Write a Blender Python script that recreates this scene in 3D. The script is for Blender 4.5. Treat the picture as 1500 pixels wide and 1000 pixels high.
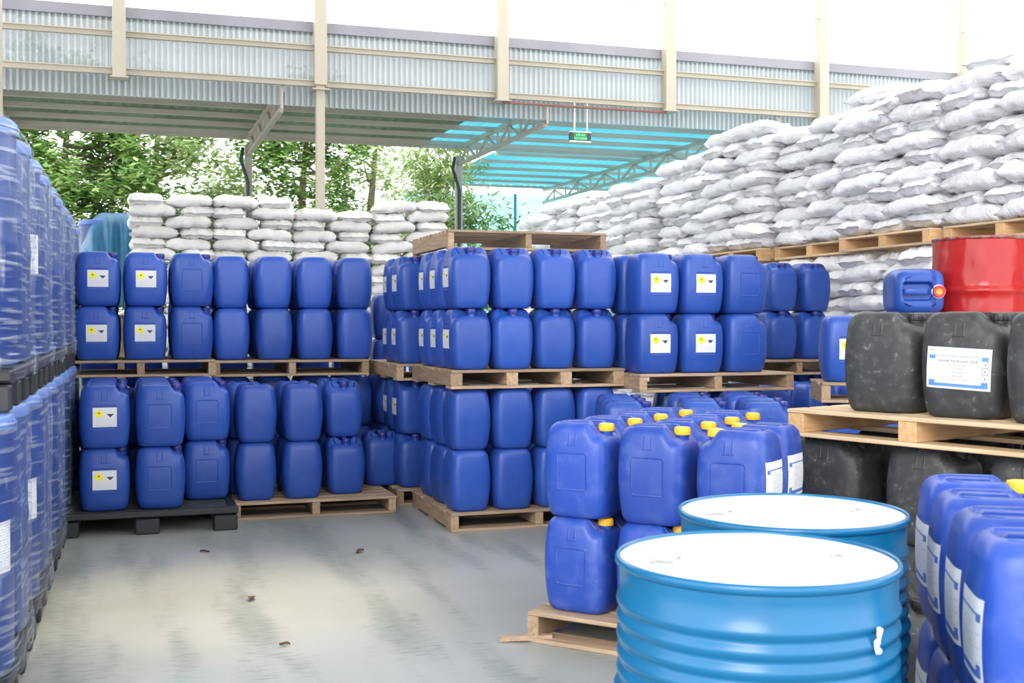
import bpy, math, random
from mathutils import Vector, Matrix, noise
R = math.radians
PI = math.pi
random.seed(7)
for o in list(bpy.data.objects):
    bpy.data.objects.remove(o)
scene = bpy.context.scene
C = scene.collection

# ------------------------------------------------------------------ camera
YAW, HC = 18.0, 1.37
cd = bpy.data.cameras.new('camera'); cam = bpy.data.objects.new('camera', cd); C.objects.link(cam)
cd.sensor_width = 36.0; cd.lens = 1700 / 1500 * 36; cd.clip_end = 300
cam.location = (0, 0, HC); cam.rotation_euler = (R(90 - 1.01), 0, R(-YAW))
cd.dof.use_dof = True; cd.dof.focus_distance = 6.5; cd.dof.aperture_fstop = 7.1
scene.camera = cam
# ------------------------------------------------------------------ sky, sun, exposure
w = bpy.data.worlds.new('sky'); scene.world = w; w.use_nodes = True
bg = w.node_tree.nodes['Background']
bg.inputs[0].default_value = (0.95, 0.975, 1.0, 1); bg.inputs[1].default_value = 1.55
sd = bpy.data.lights.new('sun', 'SUN'); sd.energy = 1.1; sd.angle = R(30); sd.color = (1.0, 0.96, 0.9)
so = bpy.data.objects.new('sun', sd); C.objects.link(so); so.rotation_euler = (R(61), 0, R(-38))
pd = bpy.data.lights.new('warm_fill_spot', 'SPOT'); pd.energy = 1500; pd.color = (1.0, 0.78, 0.42)  # added spot, no real lamp here: makes the warm patch on the aisle floor
pd.spot_size = R(18); pd.spot_blend = 1.0; pd.shadow_soft_size = 0.4
po = bpy.data.objects.new('warm_fill_spot', pd); C.objects.link(po); po.location = (0.4, 5.75, 8.3)
scene.view_settings.view_transform = 'Standard'; scene.view_settings.look = 'None'
scene.view_settings.gamma = 1.0; scene.view_settings.use_curve_mapping = False
scene.view_settings.exposure = 1.1
scene.cycles.max_bounces = 8; scene.cycles.transparent_max_bounces = 16

# ------------------------------------------------------------------ helpers
def tag(o, label=None, cat=None, group=None, kind=None):
    if label: o['label'] = label
    if cat: o['category'] = cat
    if group: o['group'] = group
    if kind: o['kind'] = kind
    return o
def empty(name, loc=(0, 0, 0), rz=0):
    o = bpy.data.objects.new(name, None); C.objects.link(o); o.location = loc; o.rotation_euler = (0, 0, rz)
    o.empty_display_size = 0.1
    return o
def mobj(name, verts, faces, mat, parent=None, smooth=False, uvs=None, angle=None):
    me = bpy.data.meshes.new(name); me.from_pydata([tuple(v) for v in verts], [], faces); me.update()
    o = bpy.data.objects.new(name, me); C.objects.link(o)
    if mat: me.materials.append(mat)
    if smooth:
        me.polygons.foreach_set('use_smooth', [True] * len(me.polygons))
        if angle is not None: me.set_sharp_from_angle(angle=R(angle))
    if uvs:
        uv = me.uv_layers.new(name='UVMap')
        for l in me.loops: uv.data[l.index].uv = uvs[l.vertex_index]
    if parent: o.parent = parent
    return o
class MB:
    def __init__(s): s.v = []; s.f = []
    def box(s, x0, x1, y0, y1, z0, z1, bev=0.0):
        n = len(s.v); b = min(bev, (x1-x0)/2.1, (y1-y0)/2.1, (z1-z0)/2.1)
        if b <= 0:
            s.v += [(x, y, z) for z in (z0, z1) for y in (y0, y1) for x in (x0, x1)]
            s.f += [tuple(n+i for i in q) for q in ((0,2,3,1),(4,5,7,6),(0,1,5,4),(2,6,7,3),(0,4,6,2),(1,3,7,5))]
            return s
        # chamfered box: every corner becomes three vertices
        idx = {}
        for a, x in ((0, x0), (1, x1)):
            for c, y in ((0, y0), (1, y1)):
                for e, z in ((0, z0), (1, z1)):
                    sx, sy, sz = (1, -1)[a]*b, (1, -1)[c]*b, (1, -1)[e]*b
                    idx[(a,c,e,'x')] = len(s.v); s.v.append((x, y+sy, z+sz))
                    idx[(a,c,e,'y')] = len(s.v); s.v.append((x+sx, y, z+sz))
                    idx[(a,c,e,'z')] = len(s.v); s.v.append((x+sx, y+sy, z))
        g = lambda *k: idx[k]
        for a in (0, 1):
            q = [g(a,0,0,'x'), g(a,1,0,'x'), g(a,1,1,'x'), g(a,0,1,'x')]; s.f.append(tuple(q if a else q[::-1]))
            q = [g(0,a,0,'y'), g(0,a,1,'y'), g(1,a,1,'y'), g(1,a,0,'y')]; s.f.append(tuple(q if a else q[::-1]))
            q = [g(0,0,a,'z'), g(1,0,a,'z'), g(1,1,a,'z'), g(0,1,a,'z')]; s.f.append(tuple(q if a else q[::-1]))
        for a in (0, 1):
            for c in (0, 1):
                q = [g(a,c,0,'x'), g(a,c,0,'y'), g(a,c,1,'y'), g(a,c,1,'x')]; s.f.append(tuple(q if (a ^ c) else q[::-1]))
                q = [g(a,0,c,'x'), g(a,1,c,'x'), g(a,1,c,'z'), g(a,0,c,'z')]; s.f.append(tuple(q if (a ^ c) else q[::-1]))
                q = [g(0,a,c,'y'), g(0,a,c,'z'), g(1,a,c,'z'), g(1,a,c,'y')]; s.f.append(tuple(q if (a ^ c) else q[::-1]))
                for e in (0, 1):
                    q = [g(a,c,e,'x'), g(a,c,e,'y'), g(a,c,e,'z')]; s.f.append(tuple(q if (a ^ c ^ e) else q[::-1]))
        return s
    def tube(s, pts, r, n=8, caps=True):
        pts = [Vector(p) for p in pts]; base = len(s.v)
        for i, p in enumerate(pts):
            d = (pts[min(i+1, len(pts)-1)] - pts[max(i-1, 0)]).normalized()
            a = Vector((0, 0, 1)) if abs(d.z) < 0.9 else Vector((1, 0, 0))
            e1 = d.cross(a).normalized(); e2 = d.cross(e1)
            rr = r[i] if isinstance(r, (list, tuple)) else r
            for k in range(n):
                t = 2*PI*k/n; s.v.append(tuple(p + e1*math.cos(t)*rr + e2*math.sin(t)*rr))
        for i in range(len(pts)-1):
            for k in range(n):
                a = base+i*n+k; b = base+i*n+(k+1) % n; s.f.append((a, b, b+n, a+n))
        if caps:
            s.f.append(tuple(base+k for k in range(n))[::-1]); s.f.append(tuple(base+(len(pts)-1)*n+k for k in range(n)))
        return s
    def beam(s, a, b, wd, ht):
        a, b = Vector(a), Vector(b); d = (b-a).normalized()
        up = Vector((0, 0, 1)) if abs(d.z) < 0.95 else Vector((0, 1, 0))
        e1 = d.cross(up).normalized()*wd/2; e2 = e1.cross(d).normalized()*ht/2; n = len(s.v)
        for p in (a, b): s.v += [tuple(p-e1-e2), tuple(p+e1-e2), tuple(p+e1+e2), tuple(p-e1+e2)]
        s.f += [tuple(n+i for i in q) for q in ((0,1,2,3),(7,6,5,4),(0,4,5,1),(1,5,6,2),(2,6,7,3),(3,7,4,0))]
        return s
    def lathe(s, prof, n=48, cx=0, cy=0, cap0=True, cap1=True, fn=None):
        base = len(s.v)
        for (r, z) in prof:
            for k in range(n):
                t = 2*PI*k/n; rr = r + (fn(t, z) if fn else 0)
                s.v.append((cx+rr*math.cos(t), cy+rr*math.sin(t), z))
        for i in range(len(prof)-1):
            for k in range(n):
                a = base+i*n+k; b = base+i*n+(k+1) % n; s.f.append((a, b, b+n, a+n))
        if cap0: s.f.append(tuple(base+k for k in range(n))[::-1])
        if cap1: s.f.append(tuple(base+(len(prof)-1)*n+k for k in range(n)))
        return s
    def build(s, name, mat, parent=None, smooth=False, angle=40):
        return mobj(name, s.v, s.f, mat, parent, smooth, None, angle if smooth else None)
def copy_tree(o, parent=None, kids=None):
    c = o.copy(); C.objects.link(c); c.parent = parent
    for ch in o.children: copy_tree(ch, c)
    return c
def kill(o):
    for ch in list(o.children): kill(ch)
    bpy.data.objects.remove(o)
ORD = ['first', 'second', 'third', 'fourth', 'fifth', 'sixth', 'seventh', 'eighth', 'ninth', 'tenth', 'eleventh', 'twelfth']
def sst(a, b, x):
    t = max(0.0, min(1.0, (x-a)/(b-a))); return t*t*(3-2*t)

def vw(lat, Z): a = R(YAW); return (math.sin(a)*Z+math.cos(a)*lat, math.cos(a)*Z-math.sin(a)*lat)

# ------------------------------------------------------------------ materials
def mat(name, col, rough=0.5, metal=0.0, var=0.0, nscale=8.0, bump=0.0, bscale=40.0, spec=0.5, stretch=(1, 1, 1), col2=None, ramp=(0.35, 0.7), rnd=0.0, dist=0.0, bd=0.01):
    m = bpy.data.materials.new(name); m.use_nodes = True; nt = m.node_tree; N = nt.nodes; L = nt.links
    p = N['Principled BSDF']; p.inputs['Roughness'].default_value = rough; p.inputs['Metallic'].default_value = metal
    p.inputs['Specular IOR Level'].default_value = spec
    p.inputs['Base Color'].default_value = (*col, 1)
    tc = N.new('ShaderNodeTexCoord'); mp = N.new('ShaderNodeMapping'); mp.inputs['Scale'].default_value = stretch
    oi = N.new('ShaderNodeObjectInfo')
    L.new(tc.outputs['Object'], mp.inputs[0])
    vm = N.new('ShaderNodeVectorMath'); vm.operation = 'SCALE'; vm.inputs[0].default_value = (31, 17, 23); L.new(oi.outputs['Random'], vm.inputs['Scale'])
    L.new(vm.outputs[0], mp.inputs['Location'])
    out = None
    if col2 is not None or var:
        if col2 is None: col2 = tuple(max(0, min(1, c*(1-var))) for c in col)
        nz = N.new('ShaderNodeTexNoise'); nz.inputs['Scale'].default_value = nscale; nz.inputs['Detail'].default_value = 6
        L.new(mp.outputs[0], nz.inputs['Vector'])
        mr = N.new('ShaderNodeMapRange'); mr.inputs[1].default_value = ramp[0]; mr.inputs[2].default_value = ramp[1]
        L.new(nz.outputs['Fac'], mr.inputs[0])
        mx = N.new('ShaderNodeMix'); mx.data_type = 'RGBA'; mx.inputs[6].default_value = (*col, 1); mx.inputs[7].default_value = (*col2, 1)
        L.new(mr.outputs[0], mx.inputs[0]); out = mx.outputs[2]
    if rnd:
        hs = N.new('ShaderNodeHueSaturation'); mr2 = N.new('ShaderNodeMapRange'); mr2.inputs[3].default_value = 1-rnd; mr2.inputs[4].default_value = 1+rnd
        L.new(oi.outputs['Random'], mr2.inputs[0]); L.new(mr2.outputs[0], hs.inputs['Value'])
        if out: L.new(out, hs.inputs['Color'])
        else: hs.inputs['Color'].default_value = (*col, 1)
        out = hs.outputs[0]
    if out: L.new(out, p.inputs['Base Color'])
    if bump:
        nb = N.new('ShaderNodeTexNoise'); nb.inputs['Scale'].default_value = bscale; nb.inputs['Detail'].default_value = 5; nb.inputs['Distortion'].default_value = dist
        L.new(mp.outputs[0], nb.inputs['Vector'])
        b = N.new('ShaderNodeBump'); b.inputs['Strength'].default_value = bump; b.inputs['Distance'].default_value = bd
        L.new(nb.outputs['Fac'], b.inputs['Height']); L.new(b.outputs[0], p.inputs['Normal'])
    return m
class NG:
    """tiny node-math wrapper"""
    def __init__(s, m): s.nt = m.node_tree; s.N = s.nt.nodes; s.L = s.nt.links
    def m(s, op, a, b=None, c=None, clamp=False):
        n = s.N.new('ShaderNodeMath'); n.operation = op; n.use_clamp = clamp
        for i, v in enumerate((a, b, c)):
            if v is None: continue
            if isinstance(v, (int, float)): n.inputs[i].default_value = v
            else: s.L.new(v, n.inputs[i])
        return n.outputs[0]
    def band(s, v, w, soft):   # 1 where |v| < w
        return s.m('SUBTRACT', 1.0, s.m('DIVIDE', s.m('SUBTRACT', s.m('ABSOLUTE', v), w), soft, clamp=True), clamp=True)
    def mix(s, f, a, b):
        n = s.N.new('ShaderNodeMix'); n.data_type = 'RGBA'
        for i, v in ((0, f), (6, a), (7, b)):
            if isinstance(v, tuple): n.inputs[i].default_value = (*v, 1)
            elif isinstance(v, (int, float)): n.inputs[i].default_value = v
            else: s.L.new(v, n.inputs[i])
        return n.outputs[2]
    def noise(s, vec, scale, detail=4):
        n = s.N.new('ShaderNodeTexNoise'); n.inputs['Scale'].default_value = scale; n.inputs['Detail'].default_value = detail
        s.L.new(vec, n.inputs['Vector']); return n.outputs['Fac']
    def ramp(s, v, a, b):
        n = s.N.new('ShaderNodeMapRange'); n.interpolation_type = 'SMOOTHSTEP'; n.inputs[1].default_value = a; n.inputs[2].default_value = b
        s.L.new(v, n.inputs[0]); return n.outputs[0]
def can_material(name, col, dust, rough, scuff, panel=True):
    m = mat(name, col, rough, spec=0.42); g = NG(m); N, L = g.N, g.L; p = N['Principled BSDF']
    tc = N.new('ShaderNodeTexCoord'); sp = N.new('ShaderNodeSeparateXYZ'); L.new(tc.outputs['Object'], sp.inputs[0])
    nn = N.new('ShaderNodeSeparateXYZ'); L.new(tc.outputs['Normal'], nn.inputs[0])
    X, Z = sp.outputs[0], sp.outputs[2]
    ax = g.m('MAXIMUM', g.m('SUBTRACT', g.m('ABSOLUTE', X), 0.060), 0.0)
    az = g.m('MAXIMUM', g.m('SUBTRACT', g.m('ABSOLUTE', g.m('SUBTRACT', Z, 0.20)), 0.066), 0.0)
    d = g.m('SUBTRACT', g.m('SQRT', g.m('ADD', g.m('MULTIPLY', ax, ax), g.m('MULTIPLY', az, az))), 0.012)
    ring = g.band(d, 0.0014, 0.003)
    inner = g.m('MULTIPLY', g.ramp(d, -0.006, 0.002), 0.6)
    bars = g.m('MULTIPLY', g.band(g.m('SUBTRACT', g.m('ABSOLUTE', X), 0.016), 0.0015, 0.003), g.band(g.m('SUBTRACT', Z, 0.338), 0.022, 0.004))
    dash = g.m('MULTIPLY', g.band(g.m('SUBTRACT', Z, 0.312), 0.001, 0.003), g.band(X, 0.022, 0.003))
    face = g.m('GREATER_THAN', g.m('ABSOLUTE', nn.outputs[1]), 0.75)
    h = g.m('MULTIPLY', g.m('ADD', g.m('ADD', g.m('ADD', ring, inner) if panel else 0.0, bars), dash), face)
    oi = N.new('ShaderNodeObjectInfo'); vm = N.new('ShaderNodeVectorMath'); vm.operation = 'SCALE'; vm.inputs[0].default_value = (31, 17, 23); L.new(oi.outputs['Random'], vm.inputs['Scale'])
    va = N.new('ShaderNodeVectorMath'); L.new(tc.outputs['Object'], va.inputs[0]); L.new(vm.outputs[0], va.inputs[1]); V = va.outputs[0]
    n1 = g.noise(V, 7, 3); n2 = g.noise(V, 60, 6); n3 = g.noise(V, 14 if panel else 26, 8)
    h = g.m('ADD', h, g.m('MULTIPLY', n1, 1.2))
    b = N.new('ShaderNodeBump'); b.inputs['Strength'].default_value = 0.5; b.inputs['Distance'].default_value = 0.004
    L.new(h, b.inputs['Height']); L.new(b.outputs[0], p.inputs['Normal'])
    f = g.m('MULTIPLY', g.m('MULTIPLY', g.ramp(n2, 0.62 - scuff*0.1, 0.72), g.ramp(n3, 0.5 - scuff*0.05, 0.66)), 0.3 + 0.5*scuff)
    f2 = g.m('MULTIPLY', g.ramp(n3, 0.42, 0.75), 0.10 + (0.30 if panel else 0.05)*scuff)
    c = g.mix(g.m('MAXIMUM', f, f2), col, dust)
    hs = N.new('ShaderNodeHueSaturation'); L.new(c, hs.inputs['Color'])
    mr = N.new('ShaderNodeMapRange'); mr.inputs[3].default_value = 0.88; mr.inputs[4].default_value = 1.12; L.new(oi.outputs['Random'], mr.inputs[0]); L.new(mr.outputs[0], hs.inputs['Value'])
    L.new(hs.outputs[0], p.inputs['Base Color'])
    return m
M = {}
M['blue'] = can_material('blue_plastic', (0.021, 0.074, 0.36), (0.08, 0.15, 0.46), 0.36, 0.1)
M['bluef'] = can_material('blue_plastic_worn', (0.018, 0.060, 0.34), (0.17, 0.23, 0.50), 0.38, 0.35)
M['black'] = can_material('black_plastic_dusty', (0.034, 0.036, 0.038), (0.24, 0.25, 0.255), 0.5, 0.7, False)
M['capblue'] = mat('dark_blue_cap', (0.018, 0.03, 0.22), 0.35)
M['capyellow'] = mat('yellow_cap', (0.95, 0.50, 0.02), 0.35)
M['caporange'] = mat('orange_cap', (0.9, 0.33, 0.03), 0.35)
M['capred'] = mat('red_ring', (0.55, 0.02, 0.05), 0.35)
M['capblack'] = mat('black_cap', (0.02, 0.02, 0.022), 0.4)
M['drumblue'] = mat('sky_blue_paint', (0.002, 0.125, 0.285), 0.27, var=0.12, nscale=5, bump=0.05, bscale=12)
M['drumwhite'] = mat('white_lid_paint', (0.93, 0.93, 0.93), 0.35, var=0.05, nscale=4)
M['drumred'] = mat('red_paint', (0.42, 0.010, 0.010), 0.22, col2=(0.42, 0.02, 0.015), nscale=6, bump=0.12, bscale=9)
M['steel'] = mat('zinc_bung', (0.55, 0.56, 0.56), 0.35, 0.7)
M['rust'] = mat('scratched_rim', (0.25, 0.02, 0.02), 0.4, col2=(0.30, 0.22, 0.18), nscale=25)
M['polyblue'] = mat('blue_poly_drum', (0.014, 0.050, 0.24), 0.35, var=0.15, nscale=3)
M['polyrim'] = mat('blue_poly_rim', (0.10, 0.20, 0.55), 0.4)
M['plastic_black'] = mat('black_pallet_plastic', (0.022, 0.024, 0.028), 0.5, var=0.3, nscale=10)
M['plastic_grey'] = mat('grey_pallet_plastic', (0.06, 0.065, 0.075), 0.5, var=0.3, nscale=10)
def wood(name, c1, c2, st):
    m = mat(name, c1, 0.75, col2=c2, nscale=6, stretch=st, bump=0.25, bscale=14, ramp=(0.3, 0.75), rnd=0.22, spec=0.2); return m
M['wu'] = wood('pallet_board_wood', (0.46, 0.34, 0.235), (0.27, 0.185, 0.12), (0.8, 9, 9))
M['wv'] = wood('pallet_stringer_wood', (0.46, 0.33, 0.215), (0.28, 0.19, 0.12), (9, 0.8, 9))
M['wu2'] = wood('fresh_board_wood', (0.78, 0.60, 0.40), (0.62, 0.43, 0.25), (0.8, 9, 9))
M['wv2'] = wood('fresh_stringer_wood', (0.80, 0.52, 0.28), (0.62, 0.36, 0.17), (9, 0.8, 9))
M['bag'] = mat('white_woven_sack', (0.92, 0.92, 0.93), 0.5, col2=(0.87, 0.87, 0.90), nscale=4, bump=0.8, bscale=6, dist=1.8, bd=0.035, rnd=0.05, spec=0.3)
M['bagc'] = mat('cream_woven_sack', (0.84, 0.825, 0.80), 0.6, col2=(0.72, 0.70, 0.67), nscale=4, bump=0.5, bscale=6, dist=1.5, bd=0.03, rnd=0.06, spec=0.2)
M['cream'] = mat('cream_steel_paint', (0.47, 0.42, 0.33), 0.45, var=0.08, nscale=2)
M['creamd'] = mat('beige_purlin_paint', (0.46, 0.42, 0.36), 0.5, var=0.1, nscale=2)
M['flash'] = mat('grey_flashing', (0.27, 0.265, 0.30), 0.4, var=0.15, nscale=1.5)
M['sign_case'] = mat('dark_sign_case', (0.015, 0.035, 0.035), 0.3)
M['white'] = mat('white_plastic', (0.8, 0.8, 0.78), 0.4)
M['tarp'] = mat('blue_tarpaulin', (0.015, 0.13, 0.27), 0.45, col2=(0.04, 0.22, 0.36), nscale=3, bump=0.3, bscale=6)
M['redbit'] = mat('red_plastic_lid', (0.65, 0.02, 0.02), 0.35)
M['bark'] = mat('tree_bark', (0.27, 0.21, 0.15), 0.9, var=0.3, nscale=8)
M['leaf_litter'] = mat('dry_leaf', (0.12, 0.06, 0.03), 0.8, var=0.3)
M['conduit'] = mat('red_brown_pipe', (0.22, 0.08, 0.06), 0.5)
def translucent(name, col, tr, trans=0.0, rough=0.4, var=0.15):
    m = bpy.data.materials.new(name); m.use_nodes = True; g = NG(m); N, L = g.N, g.L
    N.remove(N['Principled BSDF']); out = N['Material Output']
    tc = N.new('ShaderNodeTexCoord'); nz = g.noise(tc.outputs['Object'], 0.9, 4)
    c = g.mix(g.ramp(nz, 0.3, 0.7), tuple(col), tuple(x*(1-var) for x in col))
    df = N.new('ShaderNodeBsdfDiffuse'); tl = N.new('ShaderNodeBsdfTranslucent'); gl = N.new('ShaderNodeBsdfGlossy'); gl.inputs['Roughness'].default_value = rough
    L.new(c, df.inputs[0]); L.new(c, tl.inputs[0])
    m1 = N.new('ShaderNodeMixShader'); m1.inputs[0].default_value = tr; L.new(df.outputs[0], m1.inputs[1]); L.new(tl.outputs[0], m1.inputs[2])
    m2 = N.new('ShaderNodeMixShader'); m2.inputs[0].default_value = 0.06; L.new(m1.outputs[0], m2.inputs[1]); L.new(gl.outputs[0], m2.inputs[2])
    m3 = N.new('ShaderNodeMixShader'); m3.inputs[0].default_value = trans; t = N.new('ShaderNodeBsdfTransparent'); L.new(m2.outputs[0], m3.inputs[1]); L.new(t.outputs[0], m3.inputs[2])
    L.new(m3.outputs[0], out.inputs[0]); return m
M['sheet'] = translucent('corrugated_translucent_sheet', (0.52, 0.56, 0.58), 0.32, 0.06)
M['roof'] = translucent('grey_roof_sheet', (0.16, 0.215, 0.15), 0.14, 0, 0.3, 0.4)
M['roofblue'] = translucent('cyan_roof_sheet', (0.09, 0.42, 0.54), 0.62)
M['cyanwall'] = translucent('pale_cyan_sheet', (0.55, 0.93, 0.97), 0.75)
def leaf_mat(name, c1, c2, c3):
    m = bpy.data.materials.new(name); m.use_nodes = True; g = NG(m); N, L = g.N, g.L; N.remove(N['Principled BSDF'])
    geo = N.new('ShaderNodeNewGeometry'); cr = N.new('ShaderNodeValToRGB'); e = cr.color_ramp.elements
    e[0].color = (*c1, 1); e[1].color = (*c3, 1); k = e.new(0.5); k.color = (*c2, 1)
    L.new(geo.outputs['Random Per Island'], cr.inputs[0])
    df = N.new('ShaderNodeBsdfDiffuse'); tl = N.new('ShaderNodeBsdfTranslucent'); L.new(cr.outputs[0], df.inputs[0]); L.new(cr.outputs[0], tl.inputs[0])
    mx = N.new('ShaderNodeMixShader'); mx.inputs[0].default_value = 0.45; L.new(df.outputs[0], mx.inputs[1]); L.new(tl.outputs[0], mx.inputs[2])
    L.new(mx.outputs[0], N['Material Output'].inputs[0]); return m
M['leafA'] = leaf_mat('leaf_dark', (0.10, 0.20, 0.06), (0.24, 0.42, 0.13), (0.60, 0.74, 0.30))
M['leafB'] = leaf_mat('leaf_bamboo', (0.24, 0.36, 0.15), (0.45, 0.58, 0.27), (0.70, 0.78, 0.44))
def film_mat():
    m = bpy.data.materials.new('stretch_film'); m.use_nodes = True; g = NG(m); N, L = g.N, g.L; N.remove(N['Principled BSDF'])
    tc = N.new('ShaderNodeTexCoord'); mp = N.new('ShaderNodeMapping'); mp.inputs['Scale'].default_value = (1.5, 1.5, 26); L.new(tc.outputs['Object'], mp.inputs[0])
    n1 = g.noise(mp.outputs[0], 2.2, 6); mp2 = N.new('ShaderNodeMapping'); mp2.inputs['Scale'].default_value = (6, 6, 1.2); L.new(tc.outputs['Object'], mp2.inputs[0])
    n2 = g.noise(mp2.outputs[0], 2.0, 5)
    lw = N.new('ShaderNodeLayerWeight'); lw.inputs[0].default_value = 0.35
    f = g.m('ADD', g.m('MULTIPLY', g.ramp(n1, 0.52, 0.62), 0.32), g.m('MULTIPLY', g.ramp(n2, 0.55, 0.66), 0.34))
    f = g.m('ADD', g.m('ADD', f, 0.02), g.m('MULTIPLY', g.m('POWER', lw.outputs['Facing'], 3.0), 0.25), clamp=True)
    b = N.new('ShaderNodeBump'); b.inputs['Strength'].default_value = 0.6; b.inputs['Distance'].default_value = 0.02; L.new(g.m('ADD', n1, n2), b.inputs['Height'])
    gl = N.new('ShaderNodeBsdfGlossy'); gl.inputs['Roughness'].default_value = 0.18; gl.inputs[0].default_value = (0.9, 0.94, 1, 1); L.new(b.outputs[0], gl.inputs['Normal'])
    df = N.new('ShaderNodeBsdfDiffuse'); df.inputs[0].default_value = (0.55, 0.60, 0.66, 1)
    a = N.new('ShaderNodeMixShader'); a.inputs[0].default_value = 0.5; L.new(gl.outputs[0], a.inputs[1]); L.new(df.outputs[0], a.inputs[2])
    t = N.new('ShaderNodeBsdfTransparent'); t.inputs[0].default_value = (0.97, 0.98, 1, 1)
    x = N.new('ShaderNodeMixShader'); L.new(f, x.inputs[0]); L.new(t.outputs[0], x.inputs[1]); L.new(a.outputs[0], x.inputs[2])
    L.new(x.outputs[0], N['Material Output'].inputs[0]); return m
M['film'] = film_mat()
def label_mat(kind):
    m = mat('paper_label_' + kind, (0.72, 0.73, 0.76), 0.45); g = NG(m); N, L = g.N, g.L; p = N['Principled BSDF']
    uv = N.new('ShaderNodeUVMap'); sp = N.new('ShaderNodeSeparateXYZ'); L.new(uv.outputs[0], sp.inputs[0]); u, v = sp.outputs[0], sp.outputs[1]
    lines = g.m('GREATER_THAN', g.m('SINE', g.m('MULTIPLY', v, 120.0)), 0.35)
    mp = N.new('ShaderNodeMapping'); mp.inputs['Scale'].default_value = (40, 9, 1); L.new(uv.outputs[0], mp.inputs[0])
    ink = g.m('MULTIPLY', g.m('GREATER_THAN', g.noise(mp.outputs[0], 1.0, 2), 0.5), lines)
    base = (0.72, 0.73, 0.76)
    if kind == 'hazard':
        def dia(cu, cv, s):
            return g.m('ADD', g.m('ABSOLUTE', g.m('SUBTRACT', u, cu)), g.m('MULTIPLY', g.m('ABSOLUTE', g.m('SUBTRACT', v, cv)), s))
        y = g.m('LESS_THAN', dia(0.26, 0.68, 0.86), 0.215)
        yin = g.m('LESS_THAN', dia(0.26, 0.72, 0.86), 0.05)
        k = g.m('MULTIPLY', g.m('LESS_THAN', dia(0.73, 0.70, 0.86), 0.18), g.m('LESS_THAN', v, 0.675))
        txt = g.m('MULTIPLY', g.m('MULTIPLY', ink, g.m('LESS_THAN', v, 0.42)), g.m('MULTIPLY', g.m('GREATER_THAN', u, 0.12), g.m('LESS_THAN', u, 0.88)))
        c = g.mix(g.m('MULTIPLY', txt, 0.28), base, (0.25, 0.25, 0.2))
        c = g.mix(y, c, (0.92, 0.80, 0.02)); c = g.mix(yin, c, (0.10, 0.09, 0.02)); c = g.mix(k, c, (0.03, 0.035, 0.03))
    elif kind == 'sheet':
        au = g.m('ABSOLUTE', g.m('SUBTRACT', u, 0.5)); 
        outer = g.m('MULTIPLY', g.m('LESS_THAN', au, 0.455), g.m('MULTIPLY', g.m('GREATER_THAN', v, 0.06), g.m('LESS_THAN', v, 0.82)))
        inner = g.m('MULTIPLY', g.m('LESS_THAN', au, 0.35), g.m('MULTIPLY', g.m('GREATER_THAN', v, 0.14), g.m('LESS_THAN', v, 0.79)))
        side = g.m('MULTIPLY', g.m('LESS_THAN', au, 0.455), g.m('MULTIPLY', g.m('GREATER_THAN', v, 0.22), g.m('LESS_THAN', v, 0.72)))
        frame = g.m('MULTIPLY', outer, g.m('SUBTRACT', 1.0, g.m('MAXIMUM', inner, side)))
        c = g.mix(frame, base, (0.08, 0.16, 0.50) )
        txt = g.m('MULTIPLY', g.m('MULTIPLY', ink, g.m('MULTIPLY', g.m('GREATER_THAN', v, 0.2), g.m('LESS_THAN', v, 0.72))), g.m('LESS_THAN', au, 0.22))
        c = g.mix(g.m('MULTIPLY', txt, 0.5), c, (0.2, 0.2, 0.25))
        sq = g.m('MULTIPLY', g.m('GREATER_THAN', au, 0.35), g.m('MULTIPLY', side, g.m('LESS_THAN', g.m('ABSOLUTE', g.m('SUBTRACT', g.m('FRACT', g.m('MULTIPLY', v, 6.0)), 0.5)), 0.06)))
        c = g.mix(g.m('MULTIPLY', sq, 0.5), c, (0.4, 0.4, 0.45))
    elif kind == 'frame':
        au = g.m('ABSOLUTE', g.m('SUBTRACT', u, 0.5))
        outer = g.m('MULTIPLY', g.m('LESS_THAN', au, 0.46), g.m('MULTIPLY', g.m('GREATER_THAN', v, 0.05), g.m('LESS_THAN', v, 0.80)))
        inner = g.m('MULTIPLY', g.m('LESS_THAN', au, 0.36), g.m('MULTIPLY', g.m('GREATER_THAN', v, 0.13), g.m('LESS_THAN', v, 0.785)))
        side = g.m('MULTIPLY', g.m('LESS_THAN', au, 0.475), g.m('MULTIPLY', g.m('GREATER_THAN', v, 0.20), g.m('LESS_THAN', v, 0.71)))
        frame = g.m('MULTIPLY', outer, g.m('SUBTRACT', 1.0, g.m('MAXIMUM', inner, side)))
        c = g.mix(frame, (0.66, 0.67, 0.69), (0.10, 0.25, 0.62))
    else:
        txt = g.m('MULTIPLY', ink, g.m('GREATER_THAN', u, 0.2)); c = g.mix(g.m('MULTIPLY', txt, 0.6), base, (0.2, 0.2, 0.22))
    L.new(c, p.inputs['Base Color']); return m
M['hallroof'] = mat('grey_steel_sheet', (0.45, 0.46, 0.46), 0.5); M['added_skylight'] = translucent('added_skylight_sheet', (0.92, 0.90, 0.86), 0.9, 0.35)
M['haz'] = label_mat('hazard'); M['sheetlabel'] = label_mat('sheet'); M['framelabel'] = label_mat('frame'); M['paper'] = label_mat('plain')
M['ink'] = mat('grey_ink', (0.13, 0.14, 0.17), 0.6); M['inkgreen'] = None
def emis(name, col, s):
    m = bpy.data.materials.new(name); m.use_nodes = True; p = m.node_tree.nodes['Principled BSDF']
    p.inputs['Base Color'].default_value = (*col, 1); p.inputs['Emission Color'].default_value = (*col, 1); p.inputs['Emission Strength'].default_value = s; return m
M['signgreen'] = emis('sign_green', (0.01, 0.16, 0.04), 0.35); M['signtext'] = emis('sign_letters', (0.2, 0.8, 0.4), 0.5)
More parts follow.
